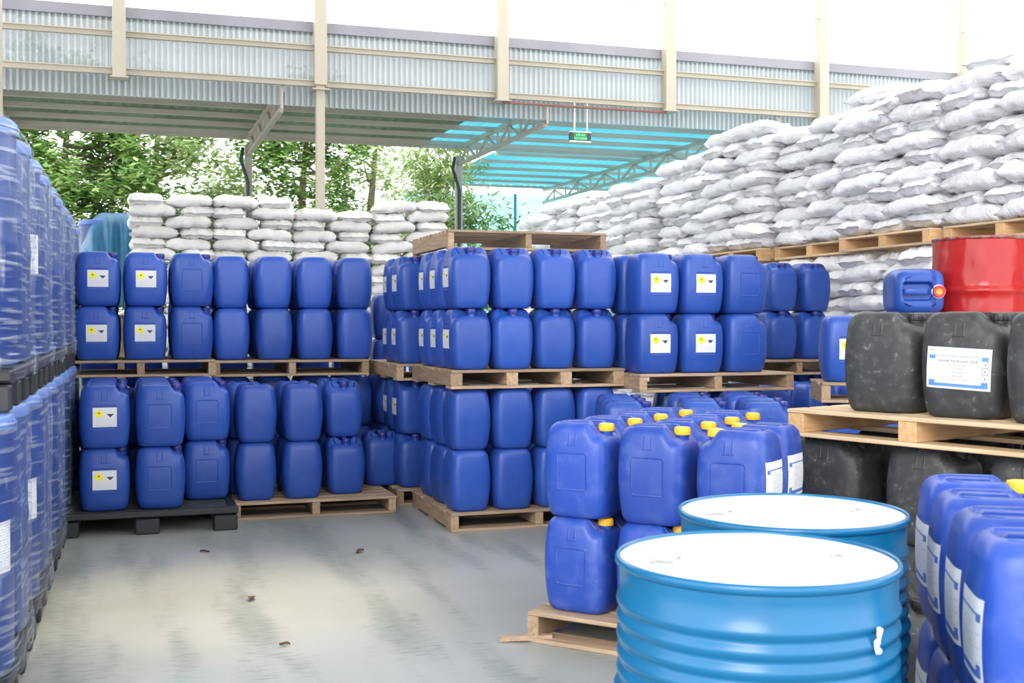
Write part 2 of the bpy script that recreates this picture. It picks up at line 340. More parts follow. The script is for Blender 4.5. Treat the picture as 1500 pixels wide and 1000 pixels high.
# floor
fm = mat('concrete_floor', (0.5, 0.5, 0.5), 0.45, spec=0.45); g = NG(fm); N, L = g.N, g.L; p = N['Principled BSDF']
tc = N.new('ShaderNodeTexCoord'); V = tc.outputs['Object']
def mapped(scale, rot=0.0):
    mp = N.new('ShaderNodeMapping'); mp.inputs['Scale'].default_value = scale; mp.inputs['Rotation'].default_value = (0, 0, rot); L.new(V, mp.inputs[0]); return mp.outputs[0]
n1 = g.noise(V, 0.8, 6); n2 = g.noise(mapped((2.2, 0.35, 1), R(6)), 1.6, 6); n3 = g.noise(mapped((5, 26, 1), R(5)), 2.0, 3); n4 = g.noise(V, 45, 4)
c = g.mix(g.ramp(n1, 0.35, 0.68), (0.365, 0.375, 0.37), (0.30, 0.315, 0.30))
c = g.mix(g.m('MULTIPLY', g.ramp(n2, 0.48, 0.70), 0.8), c, (0.19, 0.225, 0.205))
trk = g.m('MULTIPLY', g.ramp(n3, 0.5, 0.62), g.ramp(n2, 0.46, 0.58))
c = g.mix(g.m('MULTIPLY', trk, 0.5), c, (0.15, 0.16, 0.15))
c = g.mix(g.m('MULTIPLY', g.ramp(g.noise(V, 1.7, 5), 0.58, 0.75), 0.35), c, (0.22, 0.33, 0.28))
crk = g.band(g.m('SUBTRACT', g.noise(mapped((1.6, 0.05, 1), R(5)), 1.3, 1), 0.47), 0.0006, 0.0018)
c = g.mix(g.m('MULTIPLY', crk, 0.3), c, (0.32, 0.28, 0.25))
L.new(c, p.inputs['Base Color'])
rr = N.new('ShaderNodeMapRange'); rr.inputs[3].default_value = 0.28; rr.inputs[4].default_value = 0.5; L.new(n1, rr.inputs[0]); L.new(rr.outputs[0], p.inputs['Roughness'])
b = N.new('ShaderNodeBump'); b.inputs['Strength'].default_value = 0.12; b.inputs['Distance'].default_value = 0.004; L.new(g.m('ADD', n4, g.m('MULTIPLY', n3, 0.6)), b.inputs['Height']); L.new(b.outputs[0], p.inputs['Normal'])
M['floor'] = fm
M['ground'] = mat('grassy_ground', (0.25, 0.33, 0.15), 0.9, col2=(0.30, 0.27, 0.18), nscale=2)

# ------------------------------------------------------------------ floor and ground
fl = MB().box(-9, 18, -3, 24.2, -0.2, 0).build('floor', M['floor']); tag(fl, 'pale grey concrete yard floor with tyre marks', 'floor', kind='structure')
gr = MB().box(-40, 50, 24.2, 70, -0.3, -0.1).build('ground', M['ground']); tag(gr, 'grassy ground beyond the shed', 'ground', kind='structure')

# ------------------------------------------------------------------ the shed we stand in: unseen high roof and an added left light blocker
def hall_roof():
    strips = [(-9, -6.5, 'hallroof'), (-6.5, -5.9, 'added_skylight'), (-5.9, -0.2, 'hallroof'), (-0.2, 0.8, 'added_skylight'), (0.8, 4.6, 'hallroof'), (4.6, 18, 'added_skylight')]  # out of view; skylight strips added and spaced to steer the daylight
    for k, (x0, x1, m) in enumerate(strips):
        o = MB().box(x0, x1, -4, 15.5, 8.6, 8.63).build('roof_panel', M[m]); tag(o, 'unseen high roof panel over the yard, %s from the left' % ORD[k], 'roof', kind='structure')
    o = MB().box(-4.3, -4.25, 4.2, 12.5, 0, 8.6).build('left_light_blocker', M['hallroof']); tag(o, 'unseen wall added to shade the left side behind the wrapped drums', 'wall', kind='structure')  # added out of view, cut to length to block light from the left
hall_roof()
# ------------------------------------------------------------------ far shed: columns, girts, sheeting, canopy
YF = 18.3
def st(mb, name, m, label, cat, smooth=False):
    o = mb.build(name, M[m] if isinstance(m, str) else m, None, smooth); return tag(o, label, cat, kind='structure')
def hsec(mb, x, y, z0, z1, wd, dp):      # H-section post
    mb.box(x-wd/2, x+wd/2, y-dp/2, y+dp/2, z0, z1, 0.006)
    return mb
cols = [-0.20, 2.78, 5.75, 8.77, 11.8, 14.9]
names = ['left post hanging over the canopy', 'long post standing down to the floor behind the sacks', 'post ending above the blue roof edge',
         'post right of the green exit sign', 'post rising out of the white sacks', 'rightmost post over the sack pile']
for i, x in enumerate(cols):
    z0 = 0 if i == 1 else 4.98
    wd = 0.15 if i == 1 else 0.19
    if i == 1:
        mb = hsec(MB(), x, YF, 0, 5.05, 0.13, 0.16); hsec(mb, x, YF-0.02, 5.05, 9.5, 0.19, 0.2)
    else: mb = hsec(MB(), x, YF-0.05, z0, 9.5, wd, 0.2)
    mb.box(x-0.13, x+0.13, YF-0.16, YF+0.12, 4.97, 4.99)
    st(mb, 'steel_column', 'cream', 'cream steel ' + names[i], 'column')
mb = hsec(MB(), -1.42, 13.0, 0, 9.5, 0.26, 0.26); st(mb, 'steel_column', 'cream', 'cream steel column at the left edge behind the wrapped drums', 'column')
for z, h, nm in ((5.22-0.18, 0.09, 'lower'), (5.60, 0.08, 'upper')):
    mb = MB().box(-4.5, 19, YF-0.02, YF+0.06, z, z+h).box(-4.5, 19, YF-0.06, YF-0.02, z+h-0.015, z+h)
    st(mb, 'steel_girt', 'cream', 'cream %s girt rail running along the corrugated sheeting' % nm, 'beam')
mb = MB().box(3, 20, YF-0.12, YF-0.10, 6.78, 6.80); st(mb, 'thin_rail', 'cream', 'thin pale rail crossing high above the sacks', 'rail')
def corr(x0, x1, z0, z1, y, pitch=0.088, amp=0.045):
    v, f = [], []; n = int((x1-x0)/pitch*6)
    for i in range(n+1):
        x = x0 + (x1-x0)*i/n; t = (x/pitch) % 1.0
        k = 0 if t < 0.34 else (t-0.34)/0.10 if t < 0.44 else 1 if t < 0.90 else (1-t)/0.10
        yy = y + amp*(1-k)
        v += [(x, yy, z0), (x, yy, z1)]
        if i: f.append((2*i-2, 2*i, 2*i+1, 2*i-1))
    return v, f
v, f = corr(-4.5, 19, 4.74, 5.90, YF+0.10); o = mobj('corrugated_fascia', v, f, M['sheet']); tag(o, 'grey translucent corrugated sheeting strip above the canopy', 'cladding', kind='structure')
mb = MB().box(-4.5, 19, YF+0.06, YF+0.16, 5.90, 6.06).box(-4.5, 19, YF+0.16, YF+0.9, 6.045, 6.06)
st(mb, 'roof_flashing', 'flash', 'grey metal flashing capping the corrugated strip', 'flashing')
# canopy sheets
def roofsheet(x0, x1, y0, y1, z0, z1, m, label, hole=None):
    v, f = [], []; pitch = 0.2; n = int((x1-x0)/pitch*4)
    for i in range(n+1):
        x = x0 + (x1-x0)*i/n; dz = 0.03 if (x/pitch) % 1.0 < 0.3 else 0.0
        v += [(x, y0, z0+dz), (x, y1, z1+dz)]
        if i: f.append((2*i-2, 2*i-1, 2*i+1, 2*i))
    o = mobj('canopy_roof', v, f, M[m]); tag(o, label, 'roof', kind='structure')
roofsheet(-4.5, 5.9, YF+0.2, 24.0, 5.06, 5.16, 'roof', 'grey green canopy roof sheeting on the left')
roofsheet(5.9, 19, YF+0.2, 24.0, 5.06, 5.16, 'roofblue', 'cyan translucent canopy roof sheeting on the right, near half')
roofsheet(7.7, 19, 24.0, 31.0, 5.16, 5.16, 'roofblue', 'cyan translucent canopy roof sheeting on the right, far half')
for k, y in enumerate((19.2, 20.3, 21.4, 22.5, 23.6)):
    z = 5.0 + 0.1*(y-18.5)/5.5
    mb = MB().box(-4.5, 19, y-0.04, y+0.04, z-0.045, z+0.04)
    st(mb, 'roof_purlin', 'creamd', 'beige purlin under the canopy, %s from the corrugated strip' % ORD[k], 'beam')
for k, y in enumerate((24.9, 26.1, 27.3, 28.5, 29.7, 30.8)):
    mb = MB().box(7.7, 19, y-0.04, y+0.04, 5.08, 5.15)
    st(mb, 'roof_purlin', 'creamd', 'beige purlin under the far cyan roof, %s beyond the near canopy edge' % ORD[k], 'beam')
mb = MB().box(-4.5, 19, 23.96, 24.06, 5.04, 5.17); st(mb, 'eave_beam', 'creamd', 'beige eave beam along the far edge of the grey canopy', 'beam')
for k, (x, y1) in enumerate(((-2.2, 24.0), (2.2, 24.0), (6.6, 24.0), (11.0, 31.0))):
    mb = MB(); zt = 4.98; n = 8 if y1 < 25 else 14
    mb.beam((x, YF+0.1, zt), (x, y1, zt+0.08), 0.08, 0.08); mb.beam((x, YF+0.2, zt-0.30), (x, y1, zt-0.26), 0.07, 0.07)
    for i in range(n):
        ya = YF+0.1+(y1-YF-0.1)*i/n; yb = YF+0.1+(y1-YF-0.1)*(i+1)/n
        za = zt-0.30; zb = zt-0.30
        mb.beam((x, ya, za), (x, ya, zt), 0.04, 0.04)
        mb.beam((x, ya, zt) if i % 2 else (x, ya, za), (x, yb, zb) if i % 2 else (x, yb, zt), 0.04, 0.04)
    st(mb, 'roof_truss', 'creamd', ['beige roof truss under the canopy at the far left', 'beige roof truss meeting the canopy above the third sack stack', 'beige roof truss at the edge of the cyan roof', 'long beige truss under the cyan roof by the sack pile'][k], 'truss')
for k, (x, y) in enumerate(((-2.2, 24.0), (2.2, 24.0), (6.6, 24.0))):
    mb = hsec(MB(), x, y, 0, 4.9, 0.14, 0.14)
    st(mb, 'canopy_post', 'creamd', ['beige canopy post at the far left by the trees', 'beige canopy post behind the second sack stack', 'beige canopy post right of the sack stacks'][k], 'column')
    if k: 
        q = MB().tube([(x-0.12, y-0.12, 4.85), (x-0.16, y-0.12, 4.6), (x-0.02, y-0.13, 4.15), (x-0.02, y-0.13, 0)], 0.035).build('downpipe', M['sign_case'], None, True)
        tag(q, 'dark drainpipe running down the canopy post %s' % ('behind the second sack stack' if k == 1 else 'beside the bamboo'), 'pipe', kind='structure')
# cyan wall far right
v, f = corr(7.0, 19, 0, 4.95, 31.2, 0.25, 0.03); o = mobj('wall_back', v, f, M['cyanwall']); tag(o, 'pale cyan translucent wall far behind the sack pile', 'wall', kind='structure')
for k, x in enumerate((8.0, 10.2, 12.4, 14.6)):
    st(MB().box(x-0.03, x+0.03, 31.06, 31.14, 0, 4.95), 'wall_stud', 'roofblue', 'slim cyan stud of the pale far wall, %s from the left' % ORD[k], 'post')
# conduit and exit sign
q = MB().tube([(5.75, YF-0.1, 4.95), (8.7, YF-0.1, 4.95)], 0.02).build('conduit', M['conduit'], None, True); tag(q, 'red brown conduit under the lower girt', 'pipe', kind='structure')
sx, sy, sz = 7.15, YF+0.0, 4.40
s = empty('exit_sign', (sx, sy, sz)); tag(s, 'small green exit sign hanging on two white rods', 'sign')
MB().box(-0.19, 0.19, -0.03, 0.03, 0, 0.14, 0.006).build('case', M['sign_case'], s)
MB().box(-0.12, 0.11, -0.034, -0.030, 0.012, 0.128).build('green_panel', M['signgreen'], s)
MB().box(-0.19, 0.19, -0.035, 0.035, 0.14, 0.156).box(-0.19, 0.19, -0.035, 0.035, -0.018, 0).build('trim', M['white'], s)
for dx in (-0.10, 0.13): MB().tube([(dx, 0, 0.15), (dx, 0, 0.68)], 0.012).build('rod', M['white'], s, True)
def text_obj(body, size, name, m, parent, fn, cx, cz, sx=1.0):
    cu = bpy.data.curves.new('t', 'FONT'); cu.body = body; cu.size = size; cu.align_x = 'CENTER'; cu.align_y = 'CENTER'
    t = bpy.data.objects.new('t', cu); C.objects.link(t)
    dg = bpy.context.evaluated_depsgraph_get(); dg.update(); me = bpy.data.meshes.new_from_object(t.evaluated_get(dg))
    bpy.data.objects.remove(t)
    o = bpy.data.objects.new(name, me); C.objects.link(o); me.materials.clear(); me.materials.append(m); o.parent = parent
    for vv in me.vertices:
        x, z = vv.co.x*sx, vv.co.y; vv.co = fn(cx+x, cz+z)
    me.update(); return o
text_obj('LỐI RA', 0.052, 'letters', M['signtext'], s, lambda x, z: Vector((x, -0.036, z)), 0, 0.095)
text_obj('EXIT ROUTE', 0.042, 'letters', M['signtext'], s, lambda x, z: Vector((x, -0.036, z)), 0, 0.038)

# ------------------------------------------------------------------ trees
def tree(name, x, y, h, rad, m, label, n=5200, leaf=0.2, zlo=1.5, seed=0, bamboo=False):
    rnd = random.Random(seed); root = empty(name, (x, y, -0.1)); tag(root, label, 'tree', 'trees behind the canopy')
    mb = MB(); tips = []
    if bamboo:
        for k in range(9):
            a = rnd.uniform(0, 2*PI); d = rnd.uniform(0.2, 1.0)*rad; pts = []
            for i in range(9):
                t = i/8; pts.append((math.cos(a)*d*t**1.8+rnd.uniform(-.03, .03), math.sin(a)*d*t**1.8, h*rnd.uniform(0.98, 1.0)*t*(1-0.15*t*t)))
            mb.tube(pts, [0.04*(1-0.8*i/8) for i in range(9)], 6)
            tips += [Vector(p) for p in pts[2:]]*2
    else:
        mb.tube([(0, 0, 0), (0.1, 0, h*0.3), (-0.05, 0.1, h*0.6), (0.1, 0, h*0.85)], [0.2, 0.15, 0.1, 0.04], 8)
        for k in range(16):
            a = rnd.uniform(0, 2*PI); z0 = h*rnd.uniform(0.2, 0.75); L_ = rad*rnd.uniform(0.5, 1.0)
            e = Vector((math.cos(a)*L_, math.sin(a)*L_, z0+L_*rnd.uniform(0.1, 0.7)))
            mb.tube([(0, 0, z0), tuple(e*0.5+Vector((0, 0, z0*0.45))), tuple(e)], [0.07, 0.04, 0.015], 6); tips += [e, e*0.65+Vector((0, 0, z0*0.35))]
    mb.build('trunk', M['bark'], root, True)
    V_, F_ = [], []; cl = []
    for k in range(150):
        if rnd.random() < 0.5 and tips: c_ = rnd.choice(tips)+Vector((rnd.gauss(0, .3), rnd.gauss(0, .3), rnd.gauss(0, .3)))
        else:
            a = rnd.uniform(0, 2*PI); r_ = rad*math.sqrt(rnd.random()); z_ = zlo+(h-zlo)*rnd.random()
            r_ *= (0.35+0.65*math.sin(PI*min(1, max(0.05, (z_-zlo*0.5)/(h-zlo*0.5)))))
            c_ = Vector((math.cos(a)*r_, math.sin(a)*r_, z_))
        cl.append((c_, rnd.uniform(0.25, 0.6)))
    for i in range(n):
        c_, s_ = cl[rnd.randrange(len(cl))]
        p_ = c_ + Vector((rnd.gauss(0, s_*0.6), rnd.gauss(0, s_*0.6), rnd.gauss(0, s_*0.42)))
        a = rnd.uniform(0, 2*PI); d = Vector((math.cos(a), math.sin(a), rnd.uniform(-0.9, 0.2) if bamboo else rnd.uniform(-0.6, 0.4))).normalized()
        sd_ = d.cross(Vector((rnd.uniform(-.4, .4), rnd.uniform(-.4, .4), 1))).normalized(); ln = leaf*rnd.uniform(0.6, 1.25); wd = ln*(0.10 if bamboo else 0.21)
        b_ = len(V_); V_ += [p_, p_+d*ln*0.45+sd_*wd, p_+d*ln, p_+d*ln*0.45-sd_*wd]; F_.append((b_, b_+1, b_+2, b_+3))
    mobj('foliage', V_, F_, M[m], root)
trees = [(-3.6, 27.6, 7.6, 2.5, 'leafA', 'dark green leafy tree at the left edge of the canopy opening', 17000, 0.25),
         (-1.5, 28.4, 7.6, 2.3, 'leafA', 'broad leafy tree standing behind the blue tarp', 15000, 0.25),
         (0.5, 29.6, 7.8, 2.2, 'leafB', 'feathery light green tree behind the first sack stack', 13000, 0.23),
         (2.1, 31.5, 5.6, 1.6, 'leafB', 'low light green tree below the white sky gap', 9000, 0.23),
         (4.2, 30.4, 7.8, 1.9, 'leafA', 'green tree between the canopy post and the long column', 14000, 0.24),
         (5.9, 29.8, 7.4, 1.3, 'leafB', 'pale bushy tree behind the third sack stack', 8000, 0.23)]
for k, (x, y, h, r_, m, lab, n, lf) in enumerate(trees): tree('tree', x, y, h, r_, m, lab, n, lf, 1.2, 11+k)
tree('bamboo_clump', 7.0, 26.6, 6.4, 1.0, 'leafB', 'arching bamboo clump behind the fourth sack stack', 9000, 0.30, 1.0, 31, True)
tree('bamboo_clump', 8.05, 26.0, 3.9, 0.5, 'leafA', 'bamboo sprays right of the canopy post before the cyan wall', 1800, 0.30, 1.6, 33, True)

# ------------------------------------------------------------------ jerrycan prototypes
CW, CD, CHH = 0.315, 0.285, 0.403; NX = 4.6
def prof(t):
    s_ = math.sin(PI*min(1, max(0, t)))**0.75; return CW/2*(0.87+0.13*s_), CD/2*(0.81+0.19*s_)
def drop(x): return 0.044*sst(0.050, 0.100, x)
def face_pt(u, z, side, off=0.0012):
    hx, hy = prof(z/CHH)
    if side in 'fb': y = hy*(max(0, 1-abs(u/hx)**NX))**(1/NX)+off; return (u, -y if side == 'f' else y, z)
    x = hx*(max(0, 1-abs(u/hy)**NX))**(1/NX)+off
    return (x, u, z) if side == 'r' else (-x, -u, z)
def can_body():
    v, f = [], []; n = 96
    rings = [(0.004, 0.55), (0.0, 0.80), (0.0, 0.88), (0.003, 0.93), (0.010, 0.965), (0.022, 0.99), (0.038, 1.0)]
    rings += [(0.038+(CHH-0.038-0.044)*i/14, 1.0) for i in range(1, 15)]
    zs = CHH-0.044
    for a in (18, 36, 54, 72, 86): rings.append((zs+0.044*math.sin(R(a)), 1.0-0.25*(1-math.cos(R(a)))))
    top = []
    s0 = rings[-1][1]
    for i in range(1, 27): top.append((CHH, s0*(1-i/26.5)))
    for ri, (z, s_) in enumerate(rings+top):
        hx, hy = prof(min(z, CHH)/CHH)
        for k in range(n):
            t = 2*PI*k/n; c_, s2 = math.cos(t), math.sin(t)
            e = 2/NX; x = hx*math.copysign(abs(c_)**e, c_); y = hy*math.copysign(abs(s2)**e, s2)
            if z > zs-0.001 or z < 0.037:           # fillets keep a constant inset in metres
                x = math.copysign(max(0, abs(x)-hx*(1-s_)*(0.9)), x) if ri < len(rings) else x*s_
                y = math.copysign(max(0, abs(y)-hx*(1-s_)*(0.9)), y) if ri < len(rings) else y*s_*(1.0)
            zz = z
            if ri >= len(rings):
                ex = max(0, abs(x+0.030)-0.055); ey = abs(y)
                rec = (1-sst(0.018, 0.034, math.hypot(max(0, abs(x+0.026)-0.066), max(0, ey-0.026))))
                zz -= 0.042*rec
            zz -= drop(x)*sst(CHH-0.11, CHH-0.005, z)*(1.0 if True else 0)
            v.append((x, y, zz))
    m_ = len(rings)+len(top)
    for i in range(m_-1):
        for k in range(n):
            a = i*n+k; b = i*n+(k+1) % n; f.append((a, b, b+n, a+n))
    f.append(tuple(range(n))[::-1]); f.append(tuple((m_-1)*n+k for k in range(n)))
    return v, f
BV, BF = can_body()
def patch(u0, u1, z0, z1, side, tilt=0.0, nu=10, nz=8):
    v, uv, f = [], [], []; cu, cz = (u0+u1)/2, (z0+z1)/2
    for j in range(nz+1):
        for i in range(nu+1):
            u = u0+(u1-u0)*i/nu; z = z0+(z1-z0)*j/nz; du, dz = u-cu, z-cz
            v.append(face_pt(cu+du*math.cos(tilt)-dz*math.sin(tilt), cz+du*math.sin(tilt)+dz*math.cos(tilt), side)); uv.append((i/nu, j/nz))
    for j in range(nz):
        for i in range(nu):
            a = j*(nu+1)+i; f.append((a, a+1, a+nu+2, a+nu+1))
    return v, f, uv
MESH = {}
def can_proto(bm, cap, label=None):
    root = empty('jerrycan')
    def part(key, name, maker):
        if key in MESH:
            o = bpy.data.objects.new(name, MESH[key]); C.objects.link(o); o.parent = root
        else:
            o = maker(); MESH[key] = o.data
        return o
    part('body'+bm, 'body', lambda: mobj('body', BV, BF, M[bm], root, True))
    def mk_handle():
        mb = MB(); pts = [(-0.108, 0.362), (-0.100, 0.388), (-0.084, 0.4005), (0.024, 0.4005), (0.040, 0.388), (0.050, 0.362)]; n0 = len(mb.v)
        for (x, z) in pts:
            for (dy, dz) in ((-0.016, -0.007), (-0.016, 0.002), (-0.010, 0.0045), (0.010, 0.0045), (0.016, 0.002), (0.016, -0.007)): mb.v.append((x, dy, z+dz))
        for i in range(len(pts)-1):
            for k in range(6):
                a = i*6+k; b = i*6+(k+1) % 6; mb.f.append((a, a+6, b+6, b))
        return mb.build('handle', M[bm], root, True, 50)
    part('handle'+bm, 'handle', mk_handle)
    def mk_cap():
        mb = MB(); fn = lambda t, z: 0.0012*math.cos(t*18) if 0.366 < z < 0.396 else 0
        mb.lathe([(0.033, 0.368), (0.034, 0.369), (0.0345, 0.370), (0.034, 0.392), (0.032, 0.398), (0.024, 0.400), (0.018, 0.3975)], 54, 0.104, 0, fn=fn)
        return mb.build('cap', M[cap], root, True, 35)
    part('cap'+cap, 'cap', mk_cap)
    part('neck'+bm, 'neck', lambda: MB().lathe([(0.029, 0.335), (0.028, 0.360), (0.031, 0.362), (0.031, 0.369)], 32, 0.104, 0).build('neck', M[bm], root, True, 35))
    if cap == 'caporange':
        q = MB().lathe([(0.0345, 0.385), (0.0365, 0.400), (0.034, 0.404), (0.021, 0.404), (0.019, 0.3985)], 40, 0.104, 0, False, False).build('cap_ring', M['capred'], root, True); q['label'] = 'dark red ring of cap'
        q = MB().lathe([(0.040, 0.366), (0.041, 0.378), (0.036, 0.380)], 40, 0.104, 0, False, False).build('collar', M['white'], root, True)
    if label == 'haz':
        def mk(): v_, f_, u_ = patch(-0.073, 0.073, 0.140, 0.264, 'f'); o = mobj('label', v_, f_, M['haz'], root, True, u_); o['label'] = 'white label with yellow and black hazard diamonds'; return o
        o = part('lh', 'label', mk); o['label'] = 'white label with yellow and black hazard diamonds'
    if label in ('sheetl', 'sheetr'):
        sd_ = 'l' if label == 'sheetl' else 'r'
        def mk(): v_, f_, u_ = patch(-0.105, 0.105, 0.115, 0.285, sd_); return mobj('label', v_, f_, M['sheetlabel'], root, True, u_)
        o = part('ls'+sd_, 'label', mk); o['label'] = 'white paper label with blue corners'
    if label == 'big':
        tl = R(-2.6); v_, f_, u_ = patch(-0.118, 0.118, 0.112, 0.268, 'f', tl); o = mobj('label', v_, f_, M['framelabel'], root, True, u_); o['label'] = 'white product label with blue frame'
        cz = 0.19
        def fn(x, z):
            dx, dz = x, z-cz; return Vector(face_pt(dx*math.cos(tl)-dz*math.sin(tl), cz+dx*math.sin(tl)+dz*math.cos(tl), 'f', 0.0022))
        for (b_, s_, x_, z_) in (('Soude Hydraulic 25%', 0.0172, 0, 0.218), ('PMP', 0.009, -0.10, 0.255), ('Poids net - Net weight', 0.0075, 0, 0.203), ('Lot number', 0.0075, 0, 0.189),
                                 ('Date of filling', 0.0075, 0, 0.175), ('Date of expiry', 0.0075, 0, 0.161), ('Produit chimique - handle with care', 0.0065, 0, 0.147)):
            text_obj(b_, s_, 'printed_line', M['ink'], o, fn, x_, z_)
        mb = MB()
        for k in range(3):
            x0, x1, z0, z1 = 0.088, 0.110, 0.146+0.026*k, 0.170+0.026*k
            for (a, b, c_, d_) in ((x0, x1, z0, z0+0.0012), (x0, x1, z1-0.0012, z1), (x0, x0+0.0012, z0, z1), (x1-0.0012, x1, z0, z1), (x0+0.009, x0+0.013, z0+0.008, z0+0.016)):
                n0 = len(mb.v); mb.v += [tuple(fn(a, c_)), tuple(fn(b, c_)), tuple(fn(b, d_)), tuple(fn(a, d_))]; mb.f.append((n0, n0+1, n0+2, n0+3))
        mb.build('pictogram_boxes', M['ink'], o)
    return root
P = {'plain': can_proto('blue', 'capblue'), 'haz': can_proto('blue', 'capblue', 'haz'),
     'yel': can_proto('bluef', 'capyellow'), 'yels': can_proto('bluef', 'capyellow', 'sheetl'),
     'black': can_proto('black', 'capblack'), 'blackbig': can_proto('black', 'capblack', 'big'), 'orange': can_proto('blue', 'caporange')}
FACE = {'front': 0, 'cap': -90, 'back': 90, 'rev': 180}
rj = random.Random(5)
def can(kind, cx, cy, z, rz, label, group, sc=(1, 1, 1), jit=1.0):
    o = copy_tree(P[kind]); o.location = (cx, cy, z); o.rotation_euler = (0, 0, rz+R(rj.uniform(-1.4, 1.4))*jit); o.scale = sc
    return tag(o, label, 'jerrycan', group)
def stack(where, group, ox, oy, rot, z, cols, rows, tiers, face, pu, pv, kind='plain', pick=None, offs=None, sc=(1, 1, 1), word='blue jerrycan', wu=None):
    """cans in a block: (ox, oy) front left corner, rot its turn in degrees; cols along the front, rows going back, tiers up"""
    a = R(rot); ux, uy = math.cos(a), math.sin(a); vx, vy = -math.sin(a), math.cos(a)
    hw, hd = (CW/2, CD/2) if face in ('front', 'rev') else (CD/2, CW/2)
    tn = ['bottom tier', 'top tier'] if tiers == 2 else ['single tier']
    for c_ in range(cols):
        for r_ in range(rows if not isinstance(rows, (list, tuple)) else rows[c_]):
            for t in range(tiers if not isinstance(tiers, (list, tuple)) else tiers[c_]):
                fc, kd = face, kind
                if pick:
                    res = pick(c_, r_, t)
                    if res is None: continue
                    kd, fc = res
                du, dv = (offs(c_, r_, t) if offs else (0, 0))
                u = hw+c_*pu+du+rj.uniform(-.004, .004); v_ = hd+r_*pv+dv+rj.uniform(-.004, .004)
                x, y = ox+ux*u+vx*v_, oy+uy*u+vy*v_
                wd = word + (' with hazard label' if kd == 'haz' else ' with paper side label' if kd == 'yels' else '')
                lab = '%s, %s, %s, %s column%s' % (wd, where, tn[t] if len(tn) > t else 'top tier', ORD[c_], ', %s row' % ORD[r_])
                can(kd, x, y, z+t*CHH*sc[2], a+R(FACE[fc]), lab, group, sc)

# ------------------------------------------------------------------ pallets
def pallet(ox, oy, rot, z, L_, D_, h=0.122, label='', fresh=False, nb=7, sw=0.055, ns=3, bottom=3, stick=False, gap=0.022):
    root = empty('wooden_pallet', (ox, oy, z), R(rot)); tag(root, label, 'pallet', 'wooden pallets'); mu, mv = (M['wu2'], M['wv2']) if fresh else (M['wu'], M['wv'])
    bt = 0.018; bw = (D_-0.0)/nb-gap; rr_ = random.Random(int(abs(ox*100+oy*37+z*11)))
    for k in range(nb):
        y0 = k*(D_-bw)/(nb-1); e = rr_.uniform(-0.006, 0.006)
        b_ = MB().box(e, L_+e, y0, y0+bw, h-bt, h, 0.003).build('deck_board', mu, root)
    for k in range(ns):
        x0 = k*(L_-sw)/(ns-1); MB().box(x0, x0+sw, 0.004, D_-0.004, bt, h-bt, 0.003).build('stringer', mv, root)
    for k in range(bottom):
        y0 = k*(D_-bw)/(bottom-1); MB().box(0, L_, y0, y0+bw, 0, bt, 0.003).build('bottom_board', mu, root)
    if stick: MB().beam((-0.10, -0.06, 0.012), (0.10, 0.05, 0.024), 0.03, 0.02).build('broken_board', mu, root)
    return root
def plastic_pallet(ox, oy, rot, z, L_, D_, h, label, m='plastic_black', fw=0.16, nf=3):
    root = empty('plastic_pallet', (ox, oy, z), R(rot)); tag(root, label, 'pallet', 'black plastic pallets'); mb = MB()
    mb.box(0, L_, 0, 0.06, h-0.04, h, 0.006).box(0, L_, D_-0.06, D_, h-0.05, h, 0.006).box(0, 0.06, 0.06, D_-0.06, h-0.05, h, 0.006).box(L_-0.06, L_, 0.06, D_-0.06, h-0.05, h, 0.006)
    k = 0.10
    while k < D_-0.1: mb.box(0.06, L_-0.06, k, k+0.035, h-0.045, h-0.002, 0.004); k += 0.07
    for q in (0.25, 0.5, 0.75): mb.box(L_*q-0.02, L_*q+0.02, 0.06, D_-0.06, h-0.05, h-0.012)
    mb.build('deck', M[m], root)
    for i in range(nf):
        for j in range(nf):
            x0 = i*(L_-fw)/(nf-1); y0 = j*(D_-fw)/(nf-1)
            MB().box(x0+0.004, x0+fw-0.004, y0+0.004, y0+fw-0.004, 0.0, h-0.05, 0.008).build('foot', M[m], root)
    return root

# left wall group
PT = 0.122
plastic_pallet(-0.50, 7.78, 0, 0, 1.14, 1.12, 0.150, 'black plastic pallet with block feet on the floor under the lower left jerrycans')
stack('lower left stack', 'jerrycans on the black pallet', -0.35, 7.84, 0, 0.150, 3, [4, 4, 3], 2, 'front', 0.345, 0.30,
      pick=lambda c, r, t: ('haz' if c == 0 and r == 0 else 'plain', 'front') if (t == 1 or r < 1 or c == 2) else ('plain', 'front'),
      offs=lambda c, r, t: (-0.03 if c == 2 else 0, 0.30 if c == 2 else 0))
pallet(-0.50, 9.02, 0, 0.956, 1.08, 1.05, label='wooden pallet under the upper left jerrycans with hazard labels')
stack('upper left stack', 'jerrycans of the upper left pallet', -0.42, 9.06, 0, 0.956+PT, 3, 3, 2, 'front', 0.337, 0.31,
      pick=lambda c, r, t: ('haz' if c < 2 and r == 0 else 'plain', 'front'))
pallet(0.63, 8.12, 0, 0, 1.14, 1.02, label='worn wooden pallet on the floor left of the aisle, half empty')
def s4(c, r, t):
    if c == 2 and r > 1: return None
    if c == 3 and (t > 0 or r > 0): return None
    return ('plain', 'cap' if c > 1 else 'back')
stack('lower middle stack', 'jerrycans on the worn floor pallet', 0.66, 8.17, 0, PT, 4, [2, 2, 2, 1], 2, 'back', 0.318, 0.345, pick=s4,
      offs=lambda c, r, t: (-0.05*(r > 0 and c == 0), 0.0) if c < 2 else ((0.01, 0.12+0.10*t) if c == 2 else (0.03, 0.46)))
pallet(0.56, 9.07, 0, 0.945, 1.20, 1.05, label='wooden pallet under the upper row of four narrow jerrycans')
stack('upper middle row', 'jerrycans of the upper middle pallet', 0.57, 9.13, 0, 0.945+PT, 4, 3, 2, 'back', 0.320, 0.345,
      offs=lambda c, r, t: (0, 0.06) if c == 0 else (0, 0))
